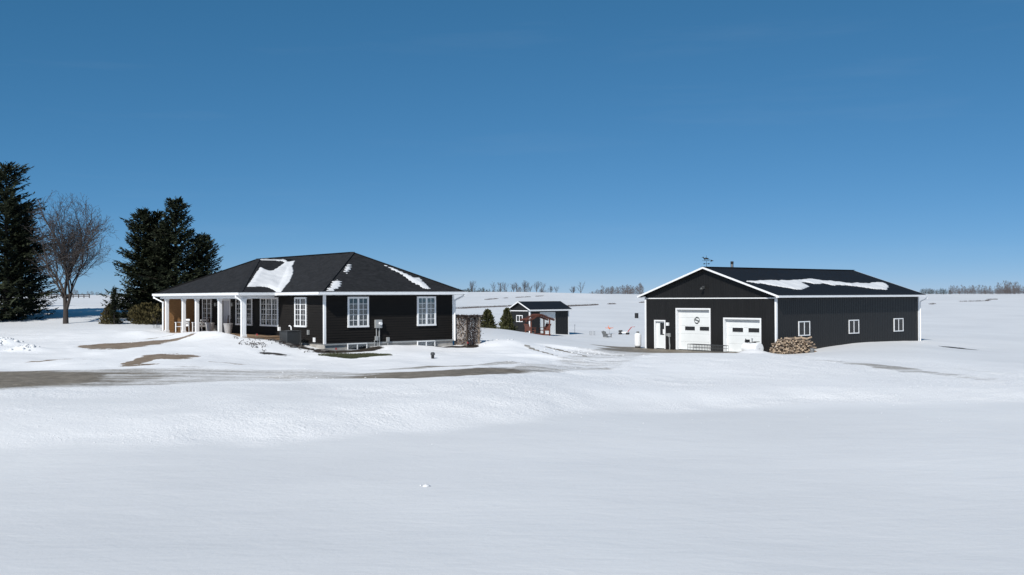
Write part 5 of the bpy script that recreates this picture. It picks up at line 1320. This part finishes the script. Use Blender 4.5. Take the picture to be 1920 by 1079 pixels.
for k in range(5): MB().bar((-0.22 + 0.11 * k, 0.25, 0.40), (-0.25 + 0.125 * k, 0.46, 0.92 - 0.03 * abs(k - 2)), 0.09, 0.03, (0, 1, 0)).build('back_slat', M['plastic_grey'], ch)
for s in (-1, 1):
    MB().box(s * 0.30 - 0.035, s * 0.30 + 0.035, -0.28, 0.30, 0.58, 0.62).build('arm_rest', M['plastic_grey'], ch); MB().box(s * 0.29 - 0.03, s * 0.29 + 0.03, -0.26, -0.2, 0.0, 0.58).build('leg', M['plastic_grey'], ch); MB().box(s * 0.27 - 0.03, s * 0.27 + 0.03, 0.2, 0.27, 0.0, 0.58).build('leg', M['plastic_grey'], ch)
mx, my = 11.3, 105.0
mw = thing('push_mower', 'black and white push mower with thin red handle in snow', 'mower', (mx, my, gz(mx, my) - 0.05), -0.3)
MB().box(-0.55, -0.2, -0.2, 0.2, 0.30, 0.48).build('engine_cover', M['black'], mw, bevel=0.04); MB().box(-0.25, 0.45, -0.25, 0.25, 0.20, 0.32).build('deck', M['white'], mw, bevel=0.04)
for x in (-0.4, 0.35):
    for y in (-0.28, 0.28):
        w_ = MB(); w_.tube([(x, y - 0.03, 0.14), (x, y + 0.03, 0.14)], 0.14, 14); w_.build('wheel', M['black'], mw)
for y in (-0.18, 0.18): MB().tube([(0.35, y, 0.3), (0.75, y, 0.80), (1.05, y, 0.82)], 0.022, 6).build('handle_bar', M['red'], mw)
MB().tube([(1.05, -0.2, 0.82), (1.05, 0.2, 0.82)], 0.025, 6).build('grip', M['red'], mw)
bx_, by_ = 18.9, 158.0
bb = thing('rubbish_barrel', 'small dark barrel standing alone in the open snow field', 'barrel', (bx_, by_, gz(bx_, by_) - 0.05), 0.3)
MB().lathe([(0.27, 0), (0.29, 0.03), (0.28, 0.25), (0.295, 0.27), (0.28, 0.29), (0.28, 0.52), (0.295, 0.54), (0.28, 0.56), (0.28, 0.78), (0.29, 0.82), (0.25, 0.82), (0.24, 0.6)], (0, 0, 0), 18).build('drum', M['black'], bb)
tx_, ty_ = 7.85, 102.0
tb = thing('wire_cage', 'pale grey wire plant cage half covered by snow', 'cage', (tx_, ty_, gz(tx_, ty_) - 0.05))
for k in range(10):
    a = 2 * math.pi * k / 10; MB().tube([(0.26 * math.cos(a), 0.26 * math.sin(a), -0.1), (0.28 * math.cos(a), 0.28 * math.sin(a), 0.45)], 0.008, 4).build('upright', M['galv'], tb)
for z in (0.1, 0.27, 0.44):
    MB().tube([(0.275 * math.cos(2 * math.pi * k / 16), 0.275 * math.sin(2 * math.pi * k / 16), z) for k in range(17)], 0.008, 4).build('hoop', M['galv'], tb)
sx_, sy_ = 6.3, 105.0
sm = thing('snow_stake', 'thin grey marker stake in the snow beside the shed', 'stake', (sx_, sy_, gz(sx_, sy_) - 0.2))
MB().tube([(0, 0, 0), (0.02, 0, 1.15)], 0.018, 6).build('rod', M['galv'], sm); MB().tube([(0.02, 0, 1.0), (0.02, 0, 1.16)], 0.026, 6).build('reflector_band', M['greybox'], sm)
# loose clods of snow thrown up by the plough
rnd = random.Random(77); V, F = [], []
def clod(x, y, s):
    z = gz(x, y); o = len(V); n = 6
    ring = [(0.3, -0.4), (1.0, 0.0), (0.65, 0.55), (0.05, 0.75)]
    for r, h in ring:
        for k in range(n):
            a = 2 * math.pi * k / n; j = rnd.uniform(0.65, 1.25); V.append((x + s * r * j * math.cos(a), y + s * r * j * math.sin(a), z + s * 0.7 * h * rnd.uniform(.8, 1.2)))
    for i in range(len(ring) - 1):
        for k in range(n): F.append((o + i * n + k, o + i * n + (k + 1) % n, o + (i + 1) * n + (k + 1) % n, o + (i + 1) * n + k))
    F.append(tuple(o + 3 * n + k for k in range(n)))
for cx, cy, a, b, n, s0, s1 in ((-28.6, 58.2, 0.9, 0.7, 60, .05, .22), (-25.6, 54.6, 0.9, 0.5, 30, .05, .2), (3.2, 61.0, 2.2, 1.2, 55, .03, .12), (-1.5, 62.2, 1.3, 1.2, 30, .05, .16), (-14, 46, 5, 2.0, 24, .02, .06), (0.5, 48.5, 2.5, 1.2, 18, .03, .09),
                                (19, 42, 9, 3.0, 260, .012, .04), (2, 34, 12, 2.5, 60, .01, .03), (-9, 41, 3, .5, 14, .03, .07), (-12, 29.5, 7, 1.6, 160, .012, .04), (14, 60, 5, 2, 40, .02, .06), (-1.9, 22.6, 0.1, 0.1, 2, .06, .09)):
    for k in range(n): clod(cx + rnd.gauss(0, a * 0.6), cy + rnd.gauss(0, b * 0.6), rnd.uniform(s0, s1) * rnd.uniform(0.5, 1))
cl = MB(); cl.v, cl.f = V, F
tag(cl.build('snow_clods', M['snow'], smooth=True), 'loose clods of ploughed snow scattered along the drive and banks', 'snow', kind='stuff')
